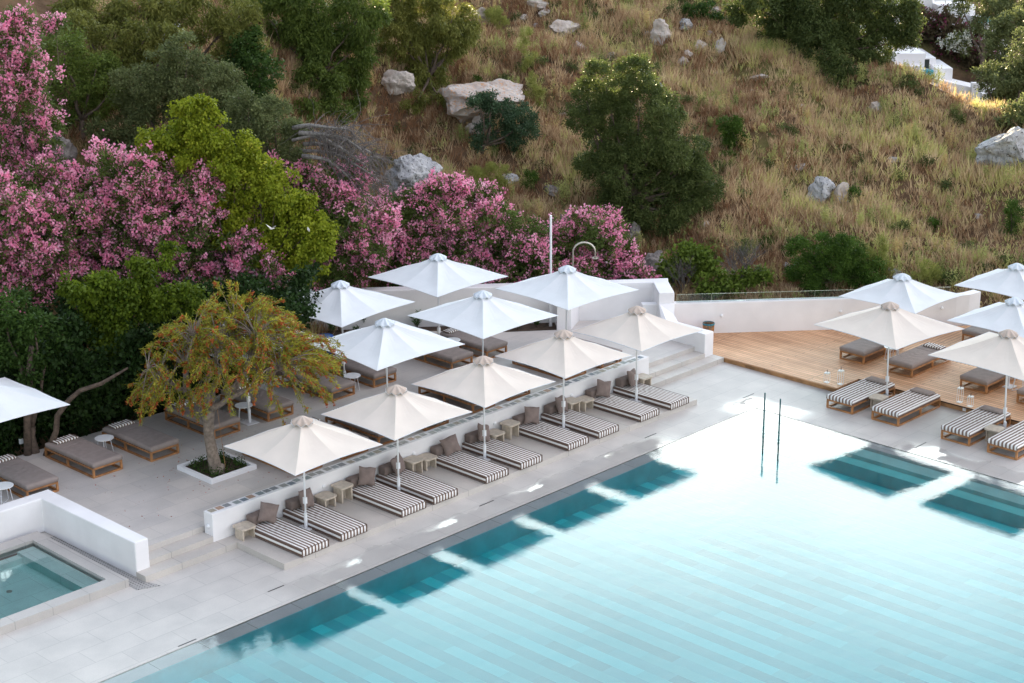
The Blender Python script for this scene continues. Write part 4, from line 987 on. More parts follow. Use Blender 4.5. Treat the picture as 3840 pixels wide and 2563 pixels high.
# ------------------------------------------------------------------ vegetation
PLANTS=[
('oleander', 'oleander', 'pink oleander at the far left edge above the grey umbrella', (-14.46, 17.59, 1.83), [(-14.81, 17.58, 6.26, 0.83), (-14.12, 17.8, 5.25, 0.91), (-14.83, 17.82, 4.61, 0.91), (-13.87, 17.81, 3.9, 0.91), (-14.83, 17.73, 3.41, 0.74), (-13.55, 17.16, 3.43, 0.66), (-15.32, 17.64, 2.76, 0.58), (-13.96, 17.23, 4.71, 0.83), (-14.81, 17.53, 2.05, 0.5)]),
('oleander', 'oleander', 'large pink oleander mound left of the yellow green vine', (-10.93, 16.59, 1.29), [(-12.86, 18.46, 6.12, 0.94), (-11.56, 18.28, 6.46, 0.94), (-11.42, 16.33, 6.9, 0.86), (-10.27, 16.32, 6.28, 0.86), (-12.81, 17.75, 5.27, 1.11), (-11.17, 17.51, 5.28, 1.11), (-10.52, 15.93, 5.25, 1.03), (-9.75, 15.22, 5.75, 0.86), (-9.5, 14.53, 4.86, 0.77), (-9.8, 15.62, 4.11, 0.94), (-10.97, 16.91, 4.01, 1.03), (-8.97, 15.09, 3.41, 0.6), (-12.36, 17.42, 3.93, 0.77), (-10.12, 16.48, 2.93, 0.77), (-11.9, 16.99, 4.44, 0.69)]),
('oleander', 'oleander', 'pink oleander with purple pink blooms climbing at the top left corner', (-11.78, 21.13, 3.7), [(-12.04, 21.17, 10.43, 0.9), (-11.63, 20.89, 9.37, 0.99), (-12.5, 20.95, 9.12, 0.81), (-11.72, 22.15, 7.81, 1.08), (-11.71, 20.56, 7.57, 0.54), (-11.85, 21.15, 11.36, 0.4), (-11.01, 20.36, 10.91, 0.36), (-11.6, 21.73, 6.58, 0.81), (-12.54, 21.48, 6.67, 0.54), (-11.23, 20.89, 6.37, 0.36)]),
('oleander', 'oleander', 'pink oleander sprays just below the lower end of the yellow green vine', (-8.47, 13.41, 0.07), [(-8.49, 13.19, 3.41, 0.51), (-8.7, 13.87, 3.59, 0.42), (-8.21, 12.75, 3.08, 0.38), (-8.48, 13.81, 4.35, 0.42)]),
('oleander', 'oleander', 'pink oleander beside the fallen grey branches', (-4.59, 14.3, 0.11), [(-5.85, 15.61, 6.02, 0.5), (-4.97, 15.61, 5.23, 0.72), (-4.59, 14.5, 5.52, 0.68), (-4.16, 14.02, 5.8, 0.54), (-4.25, 13.56, 4.87, 0.81), (-4.86, 14.67, 4.34, 0.86), (-4.77, 13.85, 3.53, 0.81), (-3.73, 13.38, 3.98, 0.72), (-4.98, 14.35, 2.73, 0.63), (-3.68, 13.9, 2.84, 0.72), (-4.69, 13.87, 2.3, 0.54)]),
('oleander', 'oleander', 'pink oleander hedge with the widest mass of blooms behind the back white umbrella', (0.01, 13.22, 0.46), [(-1.6, 14.79, 3.72, 0.76), (-0.87, 14.32, 4.05, 0.76), (-0.41, 13.16, 4.45, 0.76), (0.89, 13.02, 3.95, 0.76), (0.91, 11.98, 3.54, 0.76), (-1.0, 14.5, 2.88, 0.94), (-0.37, 13.23, 3.28, 1.04), (1.1, 12.85, 2.47, 0.94), (-2.13, 14.67, 2.58, 0.76), (-0.32, 14.56, 1.74, 0.85), (-0.06, 12.5, 1.88, 0.76), (1.75, 12.15, 2.27, 0.85), (-0.42, 13.67, 5.04, 0.33), (1.18, 11.87, 1.65, 0.66), (-1.89, 15.21, 3.02, 0.76), (-1.63, 15.12, 1.7, 0.71), (1.82, 11.16, 2.44, 0.76), (1.77, 11.25, 1.65, 0.66), (1.42, 11.17, 3.2, 0.57)]),
('oleander', 'oleander', 'pink oleander behind the shower, at the right end of the flowering hedge', (4.17, 10.44, 0.47), [(3.69, 10.3, 3.32, 0.67), (4.79, 10.37, 3.1, 0.58), (3.06, 10.88, 2.64, 0.77), (3.14, 12.0, 2.33, 0.67), (4.39, 10.39, 2.37, 0.96), (5.2, 9.94, 2.1, 0.58), (3.35, 10.75, 1.61, 0.77), (4.65, 10.09, 1.47, 0.77), (5.05, 9.29, 1.45, 0.43), (3.21, 11.94, 1.31, 0.67), (5.33, 8.89, 1.21, 0.24)]),
('vine', 'climbing_plant', 'yellow green vine spilling down between two pink oleanders', (-8.4, 14.44, 0.47), [(-9.16, 15.18, 8.6, 0.39), (-9.32, 15.83, 8.28, 0.52), (-8.91, 15.02, 7.9, 0.6), (-9.65, 15.59, 7.68, 0.73), (-9.97, 16.16, 7.56, 0.47), (-9.24, 15.22, 7.06, 0.78), (-8.8, 14.42, 6.93, 0.69), (-8.53, 15.01, 5.93, 0.69), (-8.04, 14.21, 6.32, 0.69), (-7.81, 14.02, 5.52, 0.78), (-8.4, 14.53, 5.28, 0.52), (-7.19, 13.61, 4.94, 0.78), (-7.25, 12.74, 4.57, 0.78), (-7.45, 13.62, 4.01, 0.78), (-7.01, 12.54, 3.94, 0.52), (-6.97, 12.87, 5.82, 0.3), (-7.3, 12.89, 3.58, 0.43), (-7.93, 14.39, 4.32, 0.6), (-8.67, 14.83, 7.37, 0.43), (-10.4, 16.48, 7.06, 0.52), (-10.68, 16.31, 7.56, 0.43), (-9.81, 16.48, 6.79, 0.52), (-8.32, 14.18, 7.41, 0.43), (-7.84, 14.01, 6.84, 0.52), (-7.65, 13.22, 6.23, 0.56), (-6.98, 13.29, 5.4, 0.56), (-6.66, 12.65, 4.74, 0.47), (-8.49, 14.76, 4.54, 0.6), (-8.26, 14.01, 3.74, 0.52), (-7.71, 13.62, 3.34, 0.47), (-8.84, 14.98, 6.34, 0.52), (-9.53, 15.49, 8.86, 0.34)]),
('vinelow', 'climbing_plant', 'light green vine draping low behind the bottlebrush tree', (-15.2, 11.1, -0.37), [(-16.14, 11.9, 4.62, 0.34), (-15.66, 11.87, 4.28, 0.34), (-15.44, 11.0, 4.26, 0.34), (-14.85, 10.95, 4.14, 0.3), (-14.38, 10.29, 4.4, 0.3), (-13.92, 9.91, 4.3, 0.26), (-15.73, 11.61, 3.47, 0.26), (-15.82, 11.68, 3.96, 0.3), (-15.63, 11.41, 3.01, 0.19), (-15.69, 11.56, 3.24, 0.21), (-15.4, 11.28, 3.55, 0.21), (-14.89, 10.82, 4.81, 0.37), (-15.31, 11.01, 4.7, 0.37), (-14.55, 10.75, 5.06, 0.3), (-15.63, 11.55, 4.02, 0.34), (-16.21, 12.41, 5.01, 0.26), (-15.99, 11.69, 4.87, 0.45), (-15.37, 11.48, 4.46, 0.49), (-15.91, 11.78, 4.2, 0.37), (-15.7, 11.76, 3.68, 0.37), (-15.71, 11.4, 3.27, 0.26), (-14.97, 11.0, 4.47, 0.45), (-15.24, 10.78, 5.12, 0.37), (-14.51, 10.48, 4.55, 0.41), (-14.03, 9.99, 4.55, 0.37), (-14.1, 10.27, 5.77, 0.3), (-14.8, 10.59, 5.62, 0.34), (-14.68, 10.69, 3.91, 0.34), (-15.42, 11.08, 3.92, 0.34), (-13.78, 9.56, 4.66, 0.34), (-15.51, 11.17, 5.1, 0.3), (-15.5, 11.5, 2.8, 0.16)]),
('dark', 'tree', 'dark leafy tree mass at the left edge behind the grey umbrella', (-18.04, 11.9, -0.15), [(-18.37, 12.16, 4.59, 0.65), (-18.18, 12.06, 3.72, 0.65), (-17.86, 11.54, 4.22, 0.51), (-18.33, 12.52, 2.94, 0.58), (-18.05, 11.67, 3.23, 0.43), (-17.47, 11.43, 3.69, 0.43)]),
('olive', 'tree', 'grey green tree in front of the pale rock at the upper left', (-6.73, 20.97, 3.44), [(-7.27, 21.46, 8.4, 0.86), (-6.71, 21.07, 9.02, 0.67), (-6.1, 20.18, 9.23, 0.86), (-6.42, 20.78, 8.18, 1.05), (-5.66, 19.48, 8.42, 0.81), (-7.35, 22.29, 7.37, 0.86), (-7.12, 21.22, 6.91, 0.95), (-8.03, 22.39, 6.41, 0.76), (-5.93, 20.29, 7.42, 0.81), (-7.92, 22.49, 5.61, 0.57), (-5.19, 19.16, 8.77, 0.48), (-6.23, 20.26, 9.79, 0.43), (-7.62, 21.58, 5.89, 0.76)]),
('olive', 'tree', 'round grey green tree left of the fallen grey branches', (-5.47, 16.76, 0.78), [(-6.1, 16.86, 7.97, 0.69), (-5.99, 17.53, 8.51, 0.41), (-5.41, 16.34, 7.49, 0.74), (-5.48, 17.47, 6.7, 0.78), (-4.96, 16.08, 6.91, 0.69), (-5.03, 16.76, 6.18, 0.55), (-6.24, 17.17, 7.22, 0.55), (-4.65, 16.06, 6.31, 0.32), (-5.39, 16.59, 8.09, 0.37)]),
('willow', 'tree', 'dark drooping leafy tree at the top centre left', (3.57, 24.65, 6.86), [(2.28, 26.81, 9.7, 1.01), (3.36, 25.95, 9.46, 1.23), (3.46, 25.66, 8.19, 1.23), (4.89, 25.28, 9.15, 1.23), (4.0, 24.83, 7.56, 1.12), (4.64, 24.47, 6.54, 0.95), (2.49, 23.89, 6.88, 0.95), (5.06, 24.22, 8.04, 0.78), (4.92, 23.65, 9.51, 1.01), (2.85, 23.23, 6.06, 0.61), (1.31, 23.17, 6.17, 0.5)]),
('willow2', 'tree', 'yellowish green drooping tree leaning over the slope, top centre', (9.62, 24.71, 5.72), [(8.85, 25.91, 9.15, 0.94), (9.75, 25.23, 8.67, 1.06), (10.43, 23.95, 8.95, 1.06), (10.39, 24.94, 7.49, 1.06), (9.32, 25.13, 7.7, 0.83), (10.62, 23.84, 7.92, 0.71), (9.13, 25.3, 6.34, 0.71), (9.92, 24.98, 6.16, 0.71), (9.3, 23.68, 5.58, 0.41), (8.83, 25.93, 8.14, 0.71), (7.94, 23.72, 5.64, 0.47), (11.02, 23.92, 8.55, 0.59)]),
('dark', 'tree', 'dark bushy tree in the shade between the grey green tree and the drooping tree', (-2.25, 21.93, 4.53), [(-2.56, 22.21, 8.01, 0.71), (-1.76, 21.99, 7.64, 0.61), (-2.68, 21.81, 7.08, 0.61), (-2.98, 22.75, 6.71, 0.51), (-1.94, 21.37, 8.52, 0.71), (-1.94, 22.12, 9.13, 0.61), (-1.9, 21.24, 6.85, 0.51)]),
('willow2', 'tree', 'loose green tree filling the top left behind the grey green tree', (-5.94, 24.22, 6.8), [(-6.25, 24.63, 8.39, 0.6), (-5.5, 24.33, 8.72, 0.6), (-6.25, 23.98, 9.42, 0.7), (-4.86, 23.53, 9.12, 0.6), (-6.7, 24.7, 7.85, 0.6), (-5.23, 23.56, 10.03, 0.6), (-7.22, 25.16, 8.74, 0.6), (-6.75, 25.38, 9.82, 0.7), (-4.72, 22.69, 9.67, 0.5)]),
('light', 'tree', 'feathery green tree at the upper left beside the purple pink oleander', (-8.21, 23.75, 6.46), [(-8.67, 23.78, 9.62, 0.68), (-8.44, 23.97, 8.63, 0.68), (-8.91, 24.36, 7.89, 0.48), (-7.62, 23.5, 8.87, 0.77), (-7.28, 22.76, 8.25, 0.58), (-7.85, 23.83, 7.72, 0.58), (-8.72, 24.07, 7.24, 0.39)]),
('willow2', 'tree', 'hazy green tree along the top left of the slope', (-3.41, 24.49, 7.04), [(-5.52, 27.04, 10.23, 0.93), (-4.87, 25.98, 9.77, 0.82), (-4.45, 25.31, 10.47, 0.82), (-3.54, 24.94, 10.22, 0.82), (-4.19, 25.17, 9.08, 0.52), (-2.78, 23.96, 10.52, 0.62), (-2.15, 23.42, 9.62, 0.72), (-1.56, 23.0, 10.19, 0.82), (-2.16, 22.81, 8.89, 0.52), (-2.6, 23.98, 9.52, 0.31), (-1.56, 22.28, 9.27, 0.46), (-5.49, 26.02, 9.04, 0.52)]),
('blue', 'tree', 'small blue green tree leaning in front of the big boulder', (7.61, 19.68, 3.88), [(7.55, 19.51, 6.2, 0.44), (8.11, 19.47, 5.59, 0.44), (8.29, 19.19, 5.06, 0.55), (8.89, 18.87, 5.78, 0.5), (8.74, 18.27, 5.22, 0.61), (8.89, 18.87, 4.57, 0.5), (8.03, 19.23, 6.39, 0.28), (7.71, 19.69, 4.85, 0.28), (7.47, 19.61, 4.35, 0.28), (9.23, 18.29, 4.82, 0.39)]),
('bushy', 'tree', 'large dark green bush tree in the middle of the dry slope', (8.71, 12.94, 1.93), [(8.15, 13.36, 7.48, 0.83), (9.45, 13.14, 7.65, 0.78), (7.89, 14.07, 6.82, 0.73), (8.72, 13.57, 6.25, 0.88), (8.91, 12.27, 6.69, 0.94), (8.14, 14.01, 5.86, 0.42), (9.34, 11.56, 5.91, 0.73), (8.75, 12.91, 5.19, 0.73), (9.36, 12.07, 5.01, 1.04), (10.49, 11.79, 4.24, 0.94), (8.29, 12.62, 4.16, 0.94), (9.81, 12.68, 3.48, 1.14), (10.34, 11.5, 3.04, 0.88), (9.33, 12.67, 2.5, 0.94), (9.61, 11.69, 2.4, 0.83), (10.67, 11.01, 4.33, 0.52), (8.32, 13.04, 2.94, 0.52), (11.14, 10.89, 4.9, 0.36), (10.24, 11.13, 2.27, 0.52), (8.65, 14.03, 4.42, 0.83), (8.6, 13.31, 4.95, 0.83), (7.96, 14.12, 5.87, 0.57), (10.09, 11.12, 5.65, 0.62), (10.3, 12.09, 6.32, 0.62), (10.89, 10.51, 3.74, 0.62), (10.85, 11.12, 3.23, 0.83), (9.42, 11.58, 4.24, 1.14), (9.47, 13.35, 3.33, 0.94)]),
('olivebig', 'tree', 'huge dark olive tree at the top right edge of the slope', (25.18, 14.67, 6.48), [(24.32, 15.81, 7.46, 0.94), (25.5, 15.17, 7.52, 1.13), (25.99, 14.04, 7.09, 1.0), (23.48, 13.43, 6.13, 0.63), (23.72, 12.61, 5.96, 0.56), (23.73, 17.01, 7.65, 0.63), (22.69, 17.19, 8.81, 1.0), (24.42, 17.09, 8.18, 1.13), (24.94, 15.7, 8.25, 1.38), (24.25, 14.87, 7.08, 1.0), (24.09, 13.59, 6.52, 0.88), (24.12, 15.5, 7.15, 0.75), (26.43, 14.41, 8.22, 1.5), (27.83, 13.69, 7.29, 1.25), (26.25, 13.61, 6.51, 0.75), (27.69, 12.82, 8.23, 0.88), (26.71, 13.18, 6.14, 0.56), (24.6, 16.6, 7.6, 0.63), (27.6, 12.41, 7.2, 0.5)]),
('olive', 'tree', 'olive tree cut by the right edge of the picture', (32.59, 9.68, 0.4), [(35.03, 11.38, 4.58, 0.93), (36.04, 11.03, 5.53, 1.06), (35.3, 11.15, 3.54, 0.93), (34.8, 12.12, 4.79, 0.53), (35.9, 10.68, 4.17, 1.19), (24.45, 4.46, 5.23, 0.79), (34.93, 11.65, 3.53, 0.59), (24.3, 4.97, 5.07, 0.53)]),
('bush', 'shrub', 'rounded dense green shrub behind the glass railing', (10.84, 4.42, 0.62), [(9.9, 5.26, 1.92, 0.53), (10.56, 4.9, 2.06, 0.58), (10.79, 4.13, 2.11, 0.58), (11.7, 3.9, 1.67, 0.58), (11.74, 3.33, 1.31, 0.49), (10.19, 5.3, 1.25, 0.58), (10.77, 4.54, 1.38, 0.78), (11.62, 4.03, 1.0, 0.58), (10.08, 4.74, 0.98, 0.49)]),
('bush', 'shrub', 'small oval green shrub alone on the dry slope', (16.07, 12.96, 3.86), [(15.7, 13.06, 4.91, 0.43), (16.16, 13.11, 4.44, 0.47), (16.2, 12.93, 4.18, 0.34)]),
('fig', 'shrub', 'low leafy green shrub against the glass railing, under the bare twigs', (7.02, 8.0, 0.67), [(6.54, 8.63, 1.16, 0.48), (7.14, 8.25, 1.52, 0.58), (7.1, 7.35, 1.19, 0.58), (6.96, 8.49, 2.01, 0.44), (7.86, 6.95, 1.01, 0.48), (6.45, 8.82, 1.75, 0.34), (8.45, 6.53, 0.87, 0.44), (7.44, 7.87, 1.73, 0.39), (8.65, 6.22, 1.19, 0.34)]),
('bush', 'shrub', 'grey green shrub at the bottom right of the slope beside the umbrella top', (17.9, 1.22, 1.82), [(17.84, 1.38, 2.12, 0.28), (18.04, 1.21, 2.74, 0.3), (17.74, 1.3, 2.98, 0.22)]),
('bush', 'shrub', 'dark green shrub below the rock slab at the right edge', (21.82, 4.66, 3.49), [(21.98, 4.57, 4.14, 0.33), (22.17, 4.34, 3.81, 0.31)]),
('bush', 'shrub', 'small green shrub beside the pair of grey boulders', (16.04, 7.17, 2.53), [(15.98, 7.09, 2.83, 0.25), (16.25, 7.16, 2.55, 0.19)]),
('bush', 'shrub', 'small round shrub below the centre of the slope, left of the big bush tree', (8.21, 17.41, 2.91), [(8.07, 17.28, 3.28, 0.3), (8.4, 17.44, 2.98, 0.22)]),
('dark', 'shrub', 'black green shrub in front of the golden grass at the top', (23.36, 20.38, 7.63), [(22.92, 20.84, 8.25, 0.39), (23.47, 20.49, 8.22, 0.45), (23.52, 20.05, 8.01, 0.28), (22.81, 21.23, 8.35, 0.28), (23.14, 20.69, 7.87, 0.28)]),
('fennel', 'shrub', 'pale yellow green feathery shrub left of the white umbrella behind the railing', (12.63, 3.29, 0.83), [(12.17, 3.54, 1.99, 0.27), (12.63, 3.46, 1.51, 0.31), (12.15, 3.73, 1.56, 0.27), (12.71, 3.36, 1.1, 0.27), (12.3, 3.54, 2.37, 0.18)]),
('fennel', 'shrub', 'pale yellow green feathery shrub right of the white umbrella behind the railing', (13.27, 1.98, 0.69), [(12.93, 2.15, 1.29, 0.23), (13.35, 2.08, 1.32, 0.25), (13.42, 1.87, 1.04, 0.25), (12.91, 2.34, 0.95, 0.19), (13.09, 2.01, 0.98, 0.23)]),
('fennel', 'shrub', 'pale feathery weed clump upslope of the blue green tree', (13.94, 22.42, 6.07), [(13.68, 22.73, 7.93, 0.24), (13.71, 22.92, 7.44, 0.26), (13.73, 22.62, 7.01, 0.26), (13.64, 22.7, 6.54, 0.24)]),
('fennel', 'shrub', 'grey green weed clump below the big boulder', (6.2, 17.76, 2.76), [(5.84, 18.14, 3.62, 0.37), (6.44, 17.98, 3.77, 0.37), (6.5, 17.61, 3.27, 0.37), (6.14, 18.15, 3.04, 0.37), (6.45, 17.25, 3.77, 0.27)]),
('fennel', 'shrub', 'grey green weed clump beside the upper rocks', (16.32, 27.22, 7.23), [(16.2, 27.43, 7.84, 0.45), (16.53, 27.07, 7.59, 0.38), (16.23, 27.29, 8.21, 0.32)]),
('fennel', 'shrub', 'yellow green weed clump right of the big boulder', (12.73, 21.29, 5.07), [(12.7, 21.41, 6.22, 0.24), (12.7, 21.57, 5.74, 0.28), (12.79, 21.03, 5.56, 0.26), (12.77, 21.32, 5.3, 0.24)]),
('purple', 'oleander', 'dark purple oleander bush left, beside the upper white villa', (47.42, 23.21, 4.01), [(47.15, 23.6, 5.56, 0.56), (47.72, 22.89, 5.41, 0.72), (47.13, 23.35, 4.67, 0.72), (46.85, 24.02, 4.18, 0.64), (47.84, 22.21, 4.7, 0.64), (47.84, 23.19, 3.84, 0.64)]),
('purple', 'oleander', 'dark purple oleander bush below the small villa pool', (47.84, 21.12, 3.38), [(47.36, 21.25, 4.84, 0.55), (48.23, 20.88, 4.48, 0.55), (47.35, 21.49, 3.61, 0.63), (48.15, 20.92, 3.57, 0.63), (48.44, 20.29, 4.21, 0.39), (47.54, 21.9, 3.09, 0.47)]),
('purple', 'oleander', 'purple oleander bush at the lower end of the villa terrace', (47.69, 20.06, 2.86), [(47.33, 20.4, 2.96, 0.62), (47.28, 21.02, 2.6, 0.55), (47.52, 19.66, 3.02, 0.62), (47.83, 20.11, 2.18, 0.55), (47.93, 19.44, 3.6, 0.55), (48.27, 19.72, 2.62, 0.47)]),
('whiteole', 'oleander', 'white flowering oleander between the purple ones', (46.61, 20.55, 2.83), [(46.49, 20.53, 4.4, 0.39), (46.52, 21.03, 4.04, 0.34), (46.76, 20.2, 4.55, 0.39), (46.68, 20.44, 3.94, 0.34)]),
('olive', 'tree', 'grey green tree behind the small villa pool', (46.26, 18.74, 1.94), [(45.75, 19.12, 6.51, 0.92), (46.62, 18.29, 6.35, 0.92), (46.16, 18.62, 5.64, 0.69), (47.52, 17.83, 6.45, 0.92), (45.24, 19.83, 6.72, 0.61)]),
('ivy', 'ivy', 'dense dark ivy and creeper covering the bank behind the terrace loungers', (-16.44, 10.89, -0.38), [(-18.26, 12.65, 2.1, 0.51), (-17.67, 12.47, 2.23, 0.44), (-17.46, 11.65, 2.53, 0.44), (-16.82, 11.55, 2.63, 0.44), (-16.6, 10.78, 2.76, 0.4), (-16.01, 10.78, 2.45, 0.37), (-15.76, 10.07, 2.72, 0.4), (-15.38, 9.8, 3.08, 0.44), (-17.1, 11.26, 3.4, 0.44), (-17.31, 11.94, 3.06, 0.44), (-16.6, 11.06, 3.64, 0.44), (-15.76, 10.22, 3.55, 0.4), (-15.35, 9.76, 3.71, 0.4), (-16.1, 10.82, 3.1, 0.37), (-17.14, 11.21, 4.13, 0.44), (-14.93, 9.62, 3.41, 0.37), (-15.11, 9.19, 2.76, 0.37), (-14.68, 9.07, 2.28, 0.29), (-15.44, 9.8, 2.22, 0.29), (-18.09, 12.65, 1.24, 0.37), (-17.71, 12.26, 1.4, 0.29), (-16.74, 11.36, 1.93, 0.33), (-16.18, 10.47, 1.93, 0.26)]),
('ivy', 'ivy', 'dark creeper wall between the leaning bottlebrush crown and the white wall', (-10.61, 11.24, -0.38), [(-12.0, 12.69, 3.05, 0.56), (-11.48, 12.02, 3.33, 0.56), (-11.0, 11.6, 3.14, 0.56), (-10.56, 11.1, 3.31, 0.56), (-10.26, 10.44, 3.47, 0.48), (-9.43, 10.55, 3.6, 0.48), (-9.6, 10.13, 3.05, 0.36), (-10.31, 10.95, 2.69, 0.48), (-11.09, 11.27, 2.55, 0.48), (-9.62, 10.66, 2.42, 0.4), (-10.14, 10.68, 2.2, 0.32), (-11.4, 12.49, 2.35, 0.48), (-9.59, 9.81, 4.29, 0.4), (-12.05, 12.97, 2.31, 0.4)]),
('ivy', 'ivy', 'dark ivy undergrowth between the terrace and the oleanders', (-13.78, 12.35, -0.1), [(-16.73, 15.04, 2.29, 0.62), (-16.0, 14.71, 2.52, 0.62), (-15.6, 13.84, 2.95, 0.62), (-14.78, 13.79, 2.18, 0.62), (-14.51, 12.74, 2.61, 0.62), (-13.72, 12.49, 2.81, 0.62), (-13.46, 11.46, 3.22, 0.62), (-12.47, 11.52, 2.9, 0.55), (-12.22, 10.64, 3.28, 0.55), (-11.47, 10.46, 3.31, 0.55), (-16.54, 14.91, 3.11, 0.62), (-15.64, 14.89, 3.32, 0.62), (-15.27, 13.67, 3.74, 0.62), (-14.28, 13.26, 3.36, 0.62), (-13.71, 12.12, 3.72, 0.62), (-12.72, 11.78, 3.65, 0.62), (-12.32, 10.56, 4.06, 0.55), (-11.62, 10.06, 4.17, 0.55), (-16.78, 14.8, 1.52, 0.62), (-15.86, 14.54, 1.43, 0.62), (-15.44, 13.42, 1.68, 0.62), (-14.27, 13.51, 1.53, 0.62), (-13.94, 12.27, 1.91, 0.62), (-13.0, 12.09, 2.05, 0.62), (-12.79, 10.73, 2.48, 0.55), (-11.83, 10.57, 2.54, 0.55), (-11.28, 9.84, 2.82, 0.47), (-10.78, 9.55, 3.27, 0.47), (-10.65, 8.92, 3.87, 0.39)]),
('olive', 'tree', 'sunlit olive tree behind the one cut by the right edge', (41.36, 14.83, 0.66), [(41.04, 15.12, 5.78, 0.72), (41.64, 14.74, 6.3, 0.72), (40.83, 15.07, 4.84, 0.64), (42.08, 14.35, 6.01, 0.72), (41.23, 14.89, 5.36, 0.57)])]
BOULDERS=[
('wide ochre topped boulder behind the blue green tree', (9.68, 21.49, 5.85), 1.99, 1.22),
('big grey boulder with black lichen behind the fallen branches', (3.78, 19.63, 3.74), 1.21, 1.0),
('pale rock under the blue green tree', (8.68, 20.81, 4.84), 0.67, 0.51),
('white and black rock peeking out of the large bush tree, upper one', (17.63, 19.39, 6.07), 0.3, 0.27),
('white and black rock peeking out of the large bush tree, lower one', (16.74, 17.95, 5.76), 0.36, 0.36),
('long pale boulder high on the slope in the centre', (18.29, 24.82, 7.49), 0.83, 0.48),
('flat rock just below the long pale boulder', (18.07, 23.62, 6.84), 0.5, 0.24),
('squat rock with a flat top in the upper centre', (18.49, 22.04, 6.46), 0.34, 0.25),
('tall blocky boulder at the top left of the bare slope', (16.34, 28.18, 8.0), 0.61, 0.61),
('rounded pinkish boulder at the top edge of the slope', (19.21, 27.38, 8.4), 0.62, 0.3),
('small round rock beside the pinkish boulder', (18.9, 26.57, 8.04), 0.33, 0.2),
('small rock wedged under the pinkish boulder', (18.31, 27.26, 7.87), 0.21, 0.22),
('tall split boulder right of the upper centre', (20.68, 20.98, 7.48), 0.63, 0.6),
('tilted boulder beside the black green shrub', (22.15, 20.57, 7.73), 0.38, 0.35),
('low pale rock below the tilted boulder', (21.47, 19.34, 6.97), 0.39, 0.26),
('upright pointed rock next to the low pale rock', (21.97, 18.51, 6.95), 0.32, 0.41),
('small pale rock under the low pale rock', (20.5, 19.22, 6.68), 0.29, 0.21),
('tiny pale rock on the bare slope', (20.0, 19.03, 6.35), 0.16, 0.14),
('large grey boulder of the pair on the right of the slope', (15.67, 8.55, 2.79), 0.63, 0.65),
('smaller upright boulder of the pair on the right', (15.87, 7.57, 2.8), 0.34, 0.51),
('long tilted rock slab at the right edge', (22.19, 3.71, 4.5), 1.36, 1.03),
('dark craggy rock behind the end of the white wall', (6.89, 9.93, 1.4), 0.49, 0.64),
('pale rock above the craggy rock at the wall', (8.61, 12.18, 1.86), 0.31, 0.41),
('small white rock at the foot of the large bush tree', (10.59, 10.29, 2.16), 0.18, 0.14),
('grey rock behind the left white umbrella by the railing', (12.83, 3.03, 0.94), 0.21, 0.17),
('grey rock to the right of the left white umbrella by the railing', (13.04, 2.47, 0.8), 0.24, 0.13),
('pale rock behind the grey green tree', (-2.24, 26.55, 9.14), 0.69, 0.58),
('low grey rock above the flowering hedge', (7.77, 18.1, 3.21), 0.38, 0.27),
('low pale rock above the hedge, beside the old stump', (8.4, 16.2, 2.9), 0.48, 0.21),
('pinkish rock at the left below the yellow willow', (7.86, 24.93, 6.42), 0.75, 0.64),
('flat rock in the grass above the brown path', (21.51, 15.89, 5.87), 0.49, 0.15),
('brown earth rock at the left behind the oleander', (-9.76, 22.89, 6.41), 0.7, 0.8),
('pale rock at the far right middle of the slope', (22.69, 10.52, 5.05), 0.35, 0.35)]

LEAF = { # kind: (leaf length, width, density per m2, clumps per m2, droop, depth)
 'oleander': (.20, .050, 330, 9, -.1, .55), 'vine': (.115, .075, 520, 16, .5, .5), 'vinelow': (.12, .08, 420, 16, .6, .5), 'dark': (.14, .07, 330, 10, .2, .5), 'ivy': (.13, .11, 190, 7, .5, .4),
 'olive': (.105, .045, 620, 12, 0, .5), 'light': (.12, .05, 420, 10, .1, .6), 'willow': (.19, .055, 430, 8, .75, .5), 'willow2': (.17, .048, 400, 8, .75, .6),
 'blue': (.10, .05, 560, 14, .2, .5), 'bushy': (.10, .048, 620, 12, 0, .5), 'olivebig': (.15, .055, 560, 6, .35, .4), 'bush': (.075, .045, 900, 16, 0, .4),
 'fig': (.16, .10, 260, 10, .1, .6), 'fennel': (.13, .022, 620, 26, -.9, .9), 'purple': (.22, .10, 160, 6, 0, .5), 'whiteole': (.22, .10, 160, 6, 0, .5)}
FL = {'oleander': (19, .095, .15), 'purple': (5, .11, .14), 'whiteole': (22, .12, .15)}
def limb(p, q, sag, k=5):
    p = Vector(p); q = Vector(q); L = (q-p).length
    return [p.lerp(q, i/k)+Vector((random.uniform(-1, 1), random.uniform(-1, 1), 0))*L*.05*math.sin(math.pi*i/k)+Vector((0, 0, sag*L*math.sin(math.pi*i/k))) for i in range(k+1)]
